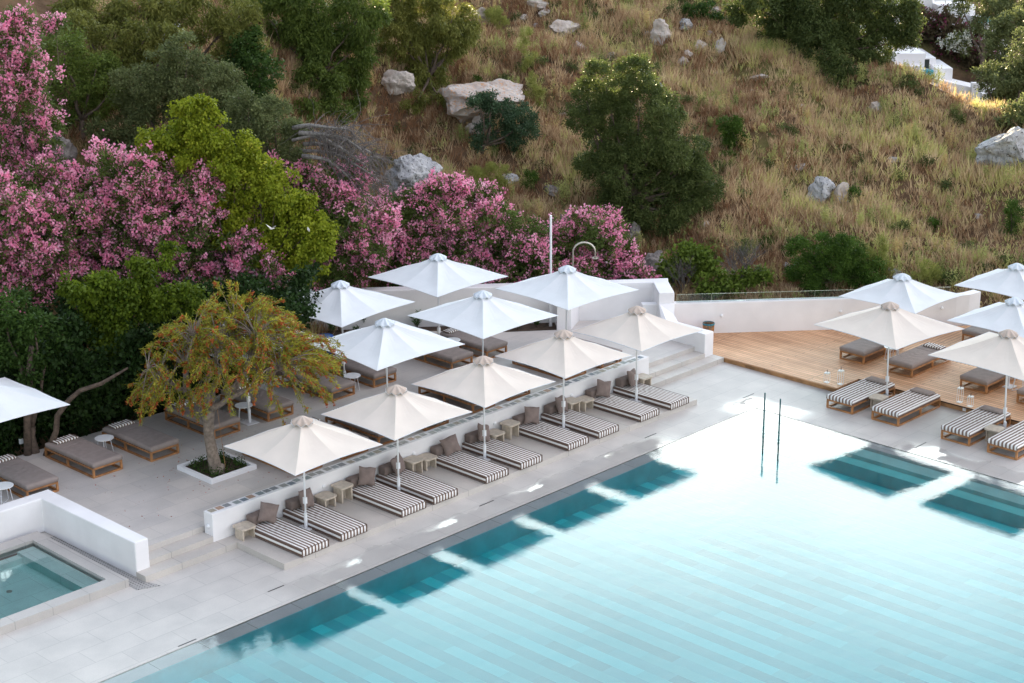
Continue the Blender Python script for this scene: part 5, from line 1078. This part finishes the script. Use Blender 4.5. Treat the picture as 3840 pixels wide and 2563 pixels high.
def plant(kind, name, label, base, blobs, group=None):
    L, W, dens, clump, droop, depth = LEAF[kind]
    far = base[0] > 30
    if far: L *= 1.5; W *= 1.5; dens *= .4
    stuff = kind == 'ivy'
    base = (base[0], base[1], hill(*vw(base[0], base[1]))-.1)
    root = None
    if not stuff: root = empty(name, base); tag(root, label, {'oleander': 'oleander', 'climbing_plant': 'climbing plant', 'tree': 'tree', 'shrub': 'shrub'}[name], group)
    C, Nn, T = crown_points(blobs, dens, clump, depth)
    n = len(C); D = unit(Nn*.55+rng.normal(size=(n, 3))*.75+np.array([0, 0, -droop*1.4]))
    Q = leaf_quads(C, D, L*rng.uniform(.7, 1.25, n), W*rng.uniform(.8, 1.2, n))
    off = np.array(base) if root is not None else np.zeros(3)
    fo = quads('foliage' if root is not None else name, Q-off, T, FOL[kind], root)
    if stuff:
        tag(fo, label, 'ivy', kind='stuff'); return
    if kind in FL:
        dn, fs, fr = FL[kind]
        up_ = Nn@np.array([-.45, -.45, .75]) > -.25
        area = sum(12.6*q[3]**2 for q in blobs); idx = rng.choice(np.nonzero(up_)[0], int(area*dn))
        CC = C[idx]+Nn[idx]*rng.uniform(.04, .16, (len(idx), 1))
        # break the bloom into patches
        ph = rng.uniform(0, 6, 3); s = np.sin(CC[:, 0]*2.3+ph[0])+np.sin(CC[:, 1]*2.1+ph[1])+np.sin(CC[:, 2]*3.1+ph[2])+rng.normal(size=len(CC))*.9
        CC = CC[s > -1.3]; ct = rng.random(len(CC)); m = 16 if kind == 'oleander' else 9
        P = np.repeat(CC, m, 0)+rng.normal(size=(len(CC)*m, 3))*fr*.45; d = unit(rng.normal(size=P.shape)+np.array([-.5, -.5, .6]))
        Q = leaf_quads(P, d, fs*rng.uniform(.7, 1.2, len(P)), fs*.85)
        quads('flowers', Q-off, np.repeat(ct, m)*.6+rng.random(len(P))*.4, FLW[kind], root)
    # stems
    if kind not in ('fennel', 'vinelow', 'purple', 'whiteole'):
        b = MB(); cen = np.mean([q[:3] for q in blobs], axis=0); H_ = max(.2, cen[2]-base[2]); big = name == 'tree'
        r0 = (.16 if big else .07)*(.6+.4*min(1, H_/3)); 
        fork = Vector((cen[0]*.35, cen[1]*.35, cen[2]*.35))+Vector(base)*.65
        fork = Vector((fork.x, fork.y, base[2]+H_*.38))
        b.tube([Vector(p)-Vector(base) for p in limb(base, fork, 0)], [r0*(1-.06*i) for i in range(6)], 9)
        tr = b.build('trunk', M['bark_dark'], root, smooth=True)
        b = MB()
        for (x, y, z, r) in blobs: b.tube([Vector(p)-Vector(base) for p in limb(fork, (x, y, z), -.03)], [r0*.55, r0*.45, r0*.36, r0*.28, r0*.2, r0*.1], 6)
        b.build('branches', M['bark_dark'], root, smooth=True)
GR = {'oleander': 'pink oleanders along the foot of the slope', 'fennel': 'feathery weeds on the slope', 'purple': 'purple oleanders by the villa', 'bush': 'green shrubs on the slope'}
for kind, name, label, base, blobs in PLANTS: plant(kind, name, label, base, blobs, GR.get(kind))

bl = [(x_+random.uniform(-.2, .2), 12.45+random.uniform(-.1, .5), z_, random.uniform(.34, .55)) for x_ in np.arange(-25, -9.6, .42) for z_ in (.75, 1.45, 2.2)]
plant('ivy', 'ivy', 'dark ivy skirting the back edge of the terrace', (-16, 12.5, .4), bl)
# leaning trunks in the ivy bank
b = MB(); b.tube([(-17.9, 11.5, .45), (-17.76, 11.09, 1.24), (-17.71, 11.03, 1.72), (-17.45, 10.76, 2.19), (-17.22, 10.53, 2.46), (-16.8, 10.1, 2.66), (-16.15, 9.71, 3.05)], [.10, .085, .08, .075, .065, .06, .03], 9)
tag(b.build('leaning_trunk', M['bark_dark'], smooth=True), 'bare crooked trunk leaning out of the ivy above the second lounger', 'tree trunk')
b = MB(); b.tube([(-18.25, 11.9, .4), (-18.2, 11.8, 1.7), (-18.13, 11.7, 2.76), (-17.98, 11.6, 3.7)], [.12, .10, .09, .07], 9)
tag(b.build('upright_trunk', M['bark_dark'], smooth=True), 'short upright brown trunk in the ivy behind the grey umbrella corner', 'tree trunk')

# fallen dead tree: grey limbs fanning into a brush of twigs
t = empty('fallen_tree', (-4.9, 15.1, 6.6)); tag(t, 'fallen dead tree with bare grey branches lying before the big grey boulder', 'dead tree'); o0 = Vector((-4.9, 15.1, 6.6))
fw = Vector((VY, -VX, 0)); bk = Vector((VX, VY, 0))
b = MB(); tips = []
for k in range(9):
    p = Vector((0, 0, random.uniform(-.1, .9)))-fw*random.uniform(.2, .6)+bk*random.uniform(-.3, .3)
    pts = [p]; d = (fw+Vector((0, 0, random.uniform(-.25, .35)))+bk*random.uniform(-.6, .3)).normalized(); ln = random.uniform(.26, .42); bend = random.uniform(-.14, -.04)
    for i in range(8):
        d = (d+Vector((random.uniform(-.3, .3), random.uniform(-.3, .3), bend+random.uniform(-.12, .12)))).normalized(); pts.append(pts[-1]+d*ln)
    r_ = random.uniform(.05, .10); b.tube(pts, [r_*(1-.10*i) for i in range(9)], 7); tips += pts[2:]
b.build('limbs', M['deadlimb'], t, smooth=True)
b = MB()
for p in tips*9:
    d = (fw*random.uniform(-.2, 1.1)+Vector((0, 0, random.uniform(-1.1, .7)))+bk*random.uniform(-.6, .5)).normalized(); q = [p]; ln = random.uniform(.12, .30)
    for i in range(5): d = (d+Vector((random.uniform(-.45, .45), random.uniform(-.45, .45), -.14))).normalized(); q.append(q[-1]+d*ln)
    b.tube(q, [.014, .011, .009, .007, .005, .003], 4, cap=False)
b.build('twigs', M['deadwood'], t)
def bare_shrub(base, h, lb, n=9):
    t = empty('bare_shrub', base); tag(t, lb, 'shrub'); b = MB()
    def grow(p, d, L, r, lv):
        q = [p]
        for i in range(4): d = (d+Vector((random.uniform(-.2, .2), random.uniform(-.2, .2), .03))).normalized(); q.append(q[-1]+d*L/4)
        b.tube(q, [r, r*.85, r*.7, r*.6, r*.5], 5)
        if lv < 4:
            for k in range(3): grow(q[random.choice((2, 3, 4))], (d+Vector((random.uniform(-.8, .8), random.uniform(-.8, .8), random.uniform(-.2, .5)))).normalized(), L*.68, r*.55, lv+1)
    for k in range(n): a = random.uniform(0, 6.3); grow(Vector((0, 0, 0)), Vector((math.cos(a)*.6, math.sin(a)*.6, 1)).normalized(), h*.45, .028, 0)
    b.build('branches', M['deadwood'], t)
bare_shrub((8.4, 7.1, .7), 1.9, 'leafless pale grey shrub behind the glass railing, right of the fig like shrub', 6)
bare_shrub((6.6, 8.2, .6), 1.6, 'leafless twiggy shrub rising out of the low leafy shrub by the white pillar', 5)
b = MB(); b.tube([(5.6, 13.1, 2.1), (5.62, 13.05, 2.7), (5.7, 13.0, 3.15)], [.16, .13, .03], 9); b.tube([(5.4, 13.2, 2.1), (5.45, 13.1, 2.6), (5.38, 13.1, 3.0)], [.09, .07, .02], 8)
tag(b.build('stump', M['deadwood'], smooth=True), 'weathered grey stump above the pink hedge', 'stump')

# ---- young oleanders and flowers along the back wall
def sprig_plant(x, y, z, h, n, lb, red=False):
    t = empty('young_plant', (x, y, z)); tag(t, lb, 'plant', 'young plants in the bed before the back wall'); b = MB(); C = []; D = []
    for k in range(n):
        a = random.uniform(0, 6.3); lean = random.uniform(.05, .5); hh = h*random.uniform(.6, 1); tip = Vector((math.cos(a)*lean*hh, math.sin(a)*lean*hh, hh))
        b.tube([(0, 0, 0), tip*.5, tip], [.008, .006, .003], 5, cap=False)
        for i in range(26):
            f = random.uniform(.25, 1); p = tip*f; an = random.uniform(0, 6.3); C.append(p); D.append((math.cos(an)*.8, math.sin(an)*.8, random.uniform(.1, 1)))
    b.build('stems', M['bark_dark'], t)
    quads('leaves', leaf_quads(np.array(C), unit(np.array(D)), .15*rng.uniform(.7, 1.2, len(C)), .028), rng.random(len(C)), FOL['young'], t)
for x, y, h, n, lb in ((-5.08, 14.2, .75, 8, 'young oleander below the umbrella corner at the left end of the back wall'), (-3.78, 13.95, .8, 8, 'young oleander right of the white umbrella pole before the back wall'),
                       (-2.7, 13.3, .95, 7, 'tallest young oleander, spiky, against the middle of the back wall'), (-2.6, 12.55, .7, 7, 'young oleander at the bend of the planting bed'), (-1.6, 12.0, .4, 6, 'small young plant hidden behind the umbrella edge in the bed'),
                       (-.25, 9.95, .45, 9, 'low leafy plant in the bed left of the shower'), (.35, 9.65, .55, 9, 'bushy dark plant in the bed beside the white stub wall'), (-.9, 10.7, .4, 8, 'low green plant in the bed under the umbrella edge'), (-4.5, 13.5, .35, 5, 'short dark stalk between the two young oleanders at the left end of the wall')):
    sprig_plant(x, y, .43, h, n, lb)

# ---- planter with the bottlebrush tree
b = MB(); x0, x1, y0, y1, t_ = -16.0, -14.46, 6.31, 7.90, .10
b.box(x0, x1, y0, y0+t_, .47, .60); b.box(x0, x1, y1-t_, y1, .47, .60); b.box(x0, x0+t_, y0+t_, y1-t_, .47, .60); b.box(x1-t_, x1, y0+t_, y1-t_, .47, .60); b.box(x0+t_, x1-t_, y0+t_, y1-t_, .471, .53, 1)
tag(b.build('planter', [M['plaster'], M['soil']], bevel=.006), 'low square white kerb planter on the terrace around the bottlebrush tree', 'planter')
n = 2600; C = np.stack([rng.uniform(-15.85, -14.6, n), rng.uniform(6.45, 7.76, n), np.full(n, .53)+rng.random(n)**2*.22], 1)
k_ = np.sin(C[:, 0]*7)*np.sin(C[:, 1]*6.3)+rng.normal(size=n)*.4 > -.2; C = C[k_]
o = quads('ground_cover', leaf_quads(C, unit(rng.normal(size=C.shape)+np.array([0, 0, .8])), .055, .035), rng.random(len(C)), FOL['dark']); tag(o, 'dark low ground cover leaves filling the white planter', 'ground cover', kind='stuff')

T0 = Vector((-15.50, 6.90, .5)); t = empty('bottlebrush_tree', T0); tag(t, 'weeping bottlebrush tree with red brush flowers and grey forked trunk in the white planter', 'tree')
tx = fw; ty = bk
def tp(a, d, z): v_ = tx*a+ty*d; return Vector((v_.x, v_.y, z))      # a: to the right of the picture, d: away, z: up from the base
b = MB()
b.tube([tp(.12, -.02, -.03), tp(.06, 0, .18), tp(.0, 0, .6), tp(-.06, 0, 1.1), tp(-.05, .02, 1.5), tp(-.03, .02, 1.88)], [.24, .18, .155, .145, .15, .18], 14)
b.tube([tp(.12, 0, .0), tp(.22, -.05, .13), tp(.27, -.05, .27)], [.12, .125, .06], 10)
def wiggle(pts, r0, r1, n=9):
    out = []; rr = []
    for i in range(n):
        f = i/(n-1)*(len(pts)-1); k = min(int(f), len(pts)-2); p = pts[k].lerp(pts[k+1], f-k); out.append(p+Vector((random.uniform(-.03, .03), random.uniform(-.03, .03), random.uniform(-.02, .02)))); rr.append(r0+(r1-r0)*i/(n-1))
    return out, rr
mains = [[tp(-.04, 0, 1.8), tp(-.45, .05, 2.25), tp(-.95, .1, 2.55), tp(-1.6, .0, 3.0)], [tp(.0, 0, 1.8), tp(.45, -.05, 2.15), tp(1.0, -.1, 2.4), tp(1.9, .1, 2.95)],
         [tp(0, .05, 1.85), tp(.1, .5, 2.4), tp(.35, 1.1, 3.0), tp(.6, 1.6, 3.5)], [tp(.0, .03, 1.85), tp(-.1, .1, 2.5), tp(.2, .0, 3.1), tp(.3, .2, 3.6)], [tp(.6, .1, 2.3), tp(1.0, .4, 2.9), tp(1.3, .5, 3.7)], [tp(-.6, 0, 2.35), tp(-.6, .3, 3.0), tp(-.4, .4, 3.8)]]
for m_ in mains: pts, rr = wiggle(m_, .105, .03); b.tube(pts, rr, 9)
tk = b.build('trunk', M['bark'], t, smooth=True)
ends = []
for m_ in mains:
    for f in (.45, .7, .85, 1.0):
        k = f*(len(m_)-1); i = min(int(k), len(m_)-2); ends.append(m_[i].lerp(m_[i+1], k-i))
b = MB(); LC = []; LD = []; RC = []; RD = []
cen = tp(.55, .1, 2.45)
for k in range(640):
    # target on a dome, wider than high, that hangs down at the rim
    a = random.uniform(0, 2*math.pi); rr_ = math.sqrt(random.random()); ex = 2.85*rr_*math.cos(a); ey = 2.3*rr_*math.sin(a)
    ztop = 4.85-1.55*rr_**2.0-.22*max(0, -ex)-.08*ex + .42*math.sin(ex*2.1+1)*math.sin(ey*2.4)-.25*math.sin(ex*4.3)
    end = tp(.62+ex, 1.05+ey, ztop-random.uniform(0, 1.0)*(1 if random.random() < .75 else 1.4)-.1)
    st = min(ends, key=lambda q: (q-end).length+random.uniform(0, .8))
    mid_ = st.lerp(end, .55)+Vector((0, 0, .25+.12*(end-st).length)); end.z = max(end.z, random.uniform(1.95, 2.45)-.25*max(0, ex)); drop_ = end+(end-st).normalized()*.2-Vector((0, 0, random.uniform(.05, .34)))
    P4 = [st, mid_, end, drop_]; pts = []
    for i in range(9):
        f = i/8; q = [P4[j].lerp(P4[j+1], f) for j in range(3)]; q = [q[0].lerp(q[1], f), q[1].lerp(q[2], f)]; pts.append(q[0].lerp(q[1], f))
    b.tube(pts, [.014*(1-.09*i) for i in range(9)], 4, cap=False)
    L_ = 62
    for i in range(L_):
        f = random.uniform(.35, 1.0)**.8*7.98; j = min(int(f), 7); p = pts[j].lerp(pts[j+1], f-j); d = (pts[j+1]-pts[j]).normalized()
        LC.append(p+Vector((random.gauss(0, .035), random.gauss(0, .035), random.gauss(0, .03)))); LD.append(d*.7+Vector((random.gauss(0, .5), random.gauss(0, .5), random.gauss(0, .4))))
    for s_ in range(random.choice((2, 3, 4, 5, 6))):
        f = random.uniform(.55, 1.0)*7.98; j = min(int(f), 7); p = pts[j].lerp(pts[j+1], f-j); d = ((pts[j+1]-pts[j]).normalized()+Vector((0, 0, -.5))).normalized(); ln = random.uniform(.08, .16)
        for i in range(15): RC.append(p+d*ln*random.random()); RD.append(d*.3+Vector((random.gauss(0, 1), random.gauss(0, 1), random.gauss(0, 1))))
b.build('twigs', M['bark'], t)
LC = np.array(LC); tone = rng.random(len(LC))*.55+.45*np.repeat(rng.random(640), 62)
fo = quads('foliage', leaf_quads(LC, unit(np.array(LD)), .115*rng.uniform(.7, 1.3, len(LC)), .026), tone, FOL['bottle'], t)
RC = np.array(RC); quads('flowers', leaf_quads(RC, unit(np.array(RD)), .065, .03), rng.random(len(RC)), FLW['red'], t)
b = MB(); b.tube([(-15.35, 6.75, 2.35), (-15.28, 6.62, .55)], .006, 5); tag(b.build('wire', M['fascia']), 'thin rusty guy wire beside the bottlebrush trunk', 'wire')

n = 260; C = np.stack([rng.normal(-14.8, 2.6, n), rng.normal(7.6, 1.9, n), np.full(n, .478)], 1); C = C[(C[:, 1] > 4.4) & (C[:, 1] < 11.9) & (C[:, 0] < -10) & (C[:, 0] > -19.7)]
D_ = unit(np.stack([rng.normal(size=len(C)), rng.normal(size=len(C)), rng.random(len(C))*.2], 1)); o = quads('fallen_leaves', leaf_quads(C, D_, .05, .022), rng.random(len(C)), FLW['red']); tag(o, 'tiny fallen leaves and flower bits scattered on the terrace near the planter', 'fallen leaves', kind='stuff')
# ---- boulders
def boulder(lb, c, rx, rz, mat, seed):
    rs = random.Random(seed); bm = bmesh.new(); bmesh.ops.create_icosphere(bm, subdivisions=5, radius=1)
    pl = [(Vector((rs.gauss(0, 1), rs.gauss(0, 1), rs.gauss(0, .8))).normalized(), rs.uniform(.45, .82)) for _ in range(13)]
    ph = [rs.uniform(0, 9) for _ in range(6)]
    for v in bm.verts:
        p = v.co.copy()
        for nrm, d in pl:
            k = p.dot(nrm)-d
            if k > 0: p -= nrm*k*.96
        nse = .09*noise.noise(p*2.2+Vector((seed, 0, 0)))+.07*noise.noise(p*5+Vector((0, seed, 0)))+.04*noise.noise(p*11+Vector((0, seed, 3)))+.02*math.sin(5*p.x+ph[0])*math.sin(6*p.y+ph[1])+.035*math.sin(11*p.z+ph[2]+3*p.x)+.02*math.sin(19*p.x+ph[3])*math.sin(17*p.z+ph[4])+rs.uniform(-.012, .012)
        p += p.normalized()*nse
        v.co = Vector((p.x*rx*1.12, p.y*rx*.95, p.z*rz*1.18))
    me = bpy.data.meshes.new('boulder'); bm.to_mesh(me); bm.free(); me.materials.append(mat)
    o = bpy.data.objects.new('boulder', me); col.objects.link(o); o.location = (c[0], c[1], c[2]-.18*rz); o.rotation_euler = (rs.uniform(-.2, .2), rs.uniform(-.2, .2), -.8+rs.uniform(-.2, .2)); smooth_by_angle(o, 32)
    tag(o, lb, 'boulder', 'boulders on the slope')
for i, (lb, c, rx, rz) in enumerate(BOULDERS):
    m_ = 'rock_grey' if ('grey' in lb or 'black' in lb or 'slab' in lb) else 'rock_dark' if ('craggy' in lb or 'earth' in lb or 'stump' in lb) else 'rock_ochre' if 'ochre' in lb else 'rock_pale'
    boulder(lb, c, rx, rz, M[m_], 40+i)

for x, y, z, _ in [(*xy(v, w), hill(v, w), 0) for v, w in ((80, 3.2), (79, 5.1), (81, 6.4), (77.5, 4.4), (78.6, 7.7), (80.5, 9.1), (76, 8.6), (74.5, 2.2), (72, .6), (83, 4.8), (82.5, 7.5), (66, -1.8), (64.5, 2.6), (62.8, 4.6), (63.0, -2.4), (70, 11.8), (67.5, 13.2), (62.5, 14.2), (75, 12.5), (61.9, 5.9), (79.2, 4.2), (80.3, 5.2), (77.2, 6.1), (78.1, 9.3), (76.3, 10.6), (73.2, 6.4), (71.2, 3.6), (68.4, 10.6), (65.3, 12.1), (64, -3.4), (66.8, -.6), (63.5, 10.4), (69.6, 15.5), (72.4, 17), (66.2, 18.2), (62.2, 8.6), (62.6, 12.4), (75.6, -1.6), (77.8, .2), (82.2, 1.2), (79.6, 11.2), (83.6, 9.8))]:
    boulder('small loose pale rock half buried in the dry grass', (x, y, z+.02), random.uniform(.14, .32), random.uniform(.12, .22), M[random.choice(('rock_pale', 'rock_grey'))], int(x*100)); col.objects[-1]['group'] = 'small loose rocks in the dry grass'
# ---- dry grass and weeds on the slope (uncountable)
def scatter(n, vr, wr, fn):
    out = []
    while len(out) < n:
        v = random.uniform(*vr); w = random.uniform(*wr)
        if v < pw(FOOT, w)+.3 or v > pw(CREST, w)+2.5: continue
        k = fn(v, w)
        if k is None: continue
        x, y = xy(v, w); out.append((x, y, hill(v, w), k))
    return out
def patch(v, w): return math.sin(v*.55+1.3*math.sin(w*.4))*math.sin(w*.45+.8*math.sin(v*.35+1))
pts = scatter(52000, (50, 92), (-16, 27), lambda v, w: (patch(v, w) if random.random() < max(.30, .62+1.1*noise.noise(Vector((v*.55, w*.55, 3)))) else None))
P = np.array([p[:3] for p in pts]); K = np.array([p[3] for p in pts]); m = 8
h = np.repeat((.16+.55*rng.random(len(P))**1.6)*(1+.25*K), m); base = np.repeat(P, m, 0)+np.concatenate([rng.normal(size=(len(P)*m, 2))*.07, np.full((len(P)*m, 1), -.05)], 1)
D = unit(np.concatenate([rng.normal(size=(len(base), 2))*.38, np.ones((len(base), 1))], 1))
vw_ = ((P[:, 0]-CX)*VX+(P[:, 1]-CY)*VY, (P[:, 0]-CX)*VY-(P[:, 1]-CY)*VX)
gold = 1/(1+np.exp(-(vw_[1]-12)/2))*.35+.25*K
tone = np.repeat(np.clip(.35+gold+rng.normal(size=len(P))*.30+.65*np.array([noise.noise(Vector((q[0]*.8, q[1]*.8, 7))) for q in P]), 0, 1), m)
o = quads('dry_grass', leaf_quads(base, D, h, .034), tone, M['grass']); tag(o, 'dry reddish brown and straw coloured grass covering the hillside', 'grass', kind='stuff')
C = []; D = []; Tn = []; LL = []
def stalk(x, y, z, hh, tn):
    lean = Vector((random.uniform(-.14, .14), random.uniform(-.14, .14), 1)).normalized(); q = int(34*hh)+6
    for i in range(q):
        f = random.random()**.8; C.append((x+lean.x*hh*f+random.gauss(0, .02), y+lean.y*hh*f+random.gauss(0, .02), z-.02+hh*f)); a = random.uniform(0, 6.3); D.append((math.cos(a)*.7, math.sin(a)*.7, .75)); Tn.append(tn+random.uniform(-.12, .12)); LL.append(.14*(1.15-f*.7))
for x, y, z, _ in scatter(1500, (58, 89), (-9, 26), lambda v, w: 1): stalk(x, y, z, random.uniform(.3, .8), random.random())
for x, y, z, _ in scatter(430, (58, 89), (-9, 26), lambda v, w: 1 if random.random() < .5+.5*math.sin(v*.5+w*.3)*math.sin(w*.6+2) else None):
    tn = random.choice((.25, .45, .6, .75, .8, 1.0)); rr_ = random.uniform(.12, .45); hb = random.uniform(.35, 1.0)
    for s_ in range(random.randint(4, 15)):
        ox, oy = random.gauss(0, rr_*.6), random.gauss(0, rr_*.6); stalk(x+ox, y+oy, z, hb*random.uniform(.6, 1.1), tn)
o = quads('tall_weeds', leaf_quads(np.array(C), unit(np.array(D)), np.array(LL), .028), np.array(Tn), M['weed']); tag(o, 'tall pale green weed stalks scattered through the dry grass', 'weeds', kind='stuff')
bl = []
for x, y, z, _ in scatter(330, (58, 88), (-9, 26), lambda v, w: 1 if random.random() < .4+.6*math.sin(v*.33+1)*math.sin(w*.4) else None):
    r = random.uniform(.12, .38); bl.append((x, y, z+r*.4, r))
C_, N_, T_ = crown_points(bl, 420, 16, .5); o = quads('scrub', leaf_quads(C_, unit(N_*.5+rng.normal(size=C_.shape)*.8), .085, .035), T_*.8, FOL['bushy']); tag(o, 'low dark green scrub dotted through the dry grass', 'scrub', kind='stuff')
# bright low clumps scattered on the slope, each a plant
for i, (v, w, r, lb) in enumerate(((76.5, -1.6, .24, 'bright green clump between the weeds and the yellowish drooping tree'), (63.6, 7.4, .22, 'bright green tuft just upslope of the bare grey shrub'), (64.5, 9.6, .26, 'bright green tuft above the rounded shrub'),
                      (66.2, 6.9, .22, 'small green tuft right of the large bush tree'), (62.3, 15.7, .30, 'bright green tuft behind the right hand white umbrellas'), (66, 16.5, .24, 'green tuft in the middle right of the slope'), (70.5, 9.0, .22, 'dark tuft above the pair of grey boulders'), (63.4, 1.2, .24, 'round green clump over the hedge, left of the large bush tree'))):
    x, y = xy(v, w); z = hill(v, w); plant('bush', 'shrub', lb, (x, y, z), [(x, y, z+r*.6, r), (x+.15, y-.1, z+r*.4, r*.8)], 'green shrubs on the slope')

# ---- villas beyond the crest
def dirbox(mb, a, v, z0, z1, wa, wd, mi=0, slope=0):
    """box placed by position across the view a, distance v, facing the camera"""
    p = Vector((CX, CY, 0))+bk*v+fw*a; pts = [p, p+fw*wa, p+fw*wa+bk*wd, p+bk*wd]
    mb.prism([(q.x, q.y) for q in pts], z0, z1, mi, [z1, z1-slope, z1-slope, z1])
VP = Vector((CX, CY, 0))+bk*96+fw*21
def vil(name, parent, fn, mat):
    b = MB(); fn(b); b.v = [(x-VP.x, y-VP.y, z-1) for x, y, z in b.v]; return b.build(name, mat, parent)
v1 = empty('villa', (VP.x, VP.y, 1)); tag(v1, 'white stepped villa terraces with a tiny blue pool beyond the crest of the slope', 'villa')
def f_(b):
    dirbox(b, 19.9, 97, 0, 4.75, 1.9, 5); dirbox(b, 21.0, 95.5, 0, 4.1, 1.7, 4); dirbox(b, 22.6, 96.5, 0, 3.7, .9, 4); dirbox(b, 23.2, 95, 0, 3.35, .9, 3.2); dirbox(b, 20.0, 94.6, 0, 3.55, 2.3, 1.2)
vil('wall', v1, f_, M['plaster'])
def f_(b): dirbox(b, 22.3, 94, 0, 3.1, 4.8, 2.2, slope=1.15); dirbox(b, 24.9, 93.8, 0, 2.75, 1.35, .35); dirbox(b, 25.2, 92.8, 0, 2.35, 1.4, .4); dirbox(b, 26.6, 93, 0, 1.7, 1.5, 1.4)
vil('terrace_wall', v1, f_, M['plaster'])
def f_(b): dirbox(b, 22.35, 93.9, 3.0, 3.42, .45, .5)
vil('pool', v1, f_, simple('villa_pool_tiles', (.10, .48, .60), .15))
def f_(b): dirbox(b, 20.9, 99.5, 3.8, 5.0, 2.3, .05, slope=.55)
vil('glass_balustrade', v1, f_, M['glass'])
def f_(b): dirbox(b, 22.4, 94.4, 3.45, 3.95, .25, .04)
vil('window', v1, f_, simple('dark_glass', (.05, .06, .06), .1))
v2 = empty('villa', (VP.x, VP.y, 1)); tag(v2, 'upper white villa with a slatted screen wall, cut by the top edge', 'villa')
def f_(b): dirbox(b, 22.4, 104, 2, 7.9, 2.5, 4); dirbox(b, 25.0, 103, 2, 5.75, 2.2, 3); dirbox(b, 27.0, 100, 1, 5.05, 1.4, .3); dirbox(b, 26.8, 101, 1, 5.2, .8, 2)
vil('wall', v2, f_, M['plaster'])
def f_(b):
    for k in range(7): dirbox(b, 24.9, 103.6, 5.9+k*.17, 6.03+k*.17, 1.9, .05)
vil('slatted_screen', v2, f_, M['white_metal'])
def f_(b): dirbox(b, 26.8, 100.6, 5.05, 5.35, 1.3, .3)
vil('pool', v2, f_, simple('upper_pool_tiles', (.22, .50, .48), .15))

# ---- doves
def dove(loc, deg, flying, lb):
    t = empty('dove', loc, math.radians(deg)); t.scale = (.6, .6, .6); tag(t, lb, 'bird'); bm = bmesh.new()
    b = MB(); b.tube([(-.17, 0, -.01), (-.10, 0, 0), (-.03, 0, .01), (.05, 0, .02), (.10, 0, .05), (.125, 0, .075), (.15, 0, .078), (.172, 0, .07)], [.012, .028, .045, .045, .028, .022, .018, .004], 12)
    b.prism([(-.30, -.035), (-.14, -.02), (-.14, .02), (-.30, .035)], -.022, -.010)
    b.build('body', M['dove'], t, smooth=True)
    for s_ in (-1, 1):
        b = MB()
        if flying: b.poly([(.04, s_*.02, .03), (.08, s_*.14, .13), (.02, s_*.30, .22), (-.06, s_*.24, .15), (-.10, s_*.03, .03)])
        else: b.prism([(.05, s_*.045), (-.06, s_*.062), (-.20, s_*.03), (-.1, s_*.03)][::s_], -.015, .035)
        w = b.build('wing', M['dove'], t)
        if flying: md = w.modifiers.new('thickness', 'SOLIDIFY'); md.thickness = .008
dove((-9.13, 10.2, 5.62), 60, False, 'pale grey dove perched on the yellow green vine')
dove((-10.3, 10.5, 5.8), 200, True, 'pale dove with raised wings landing on the vine')
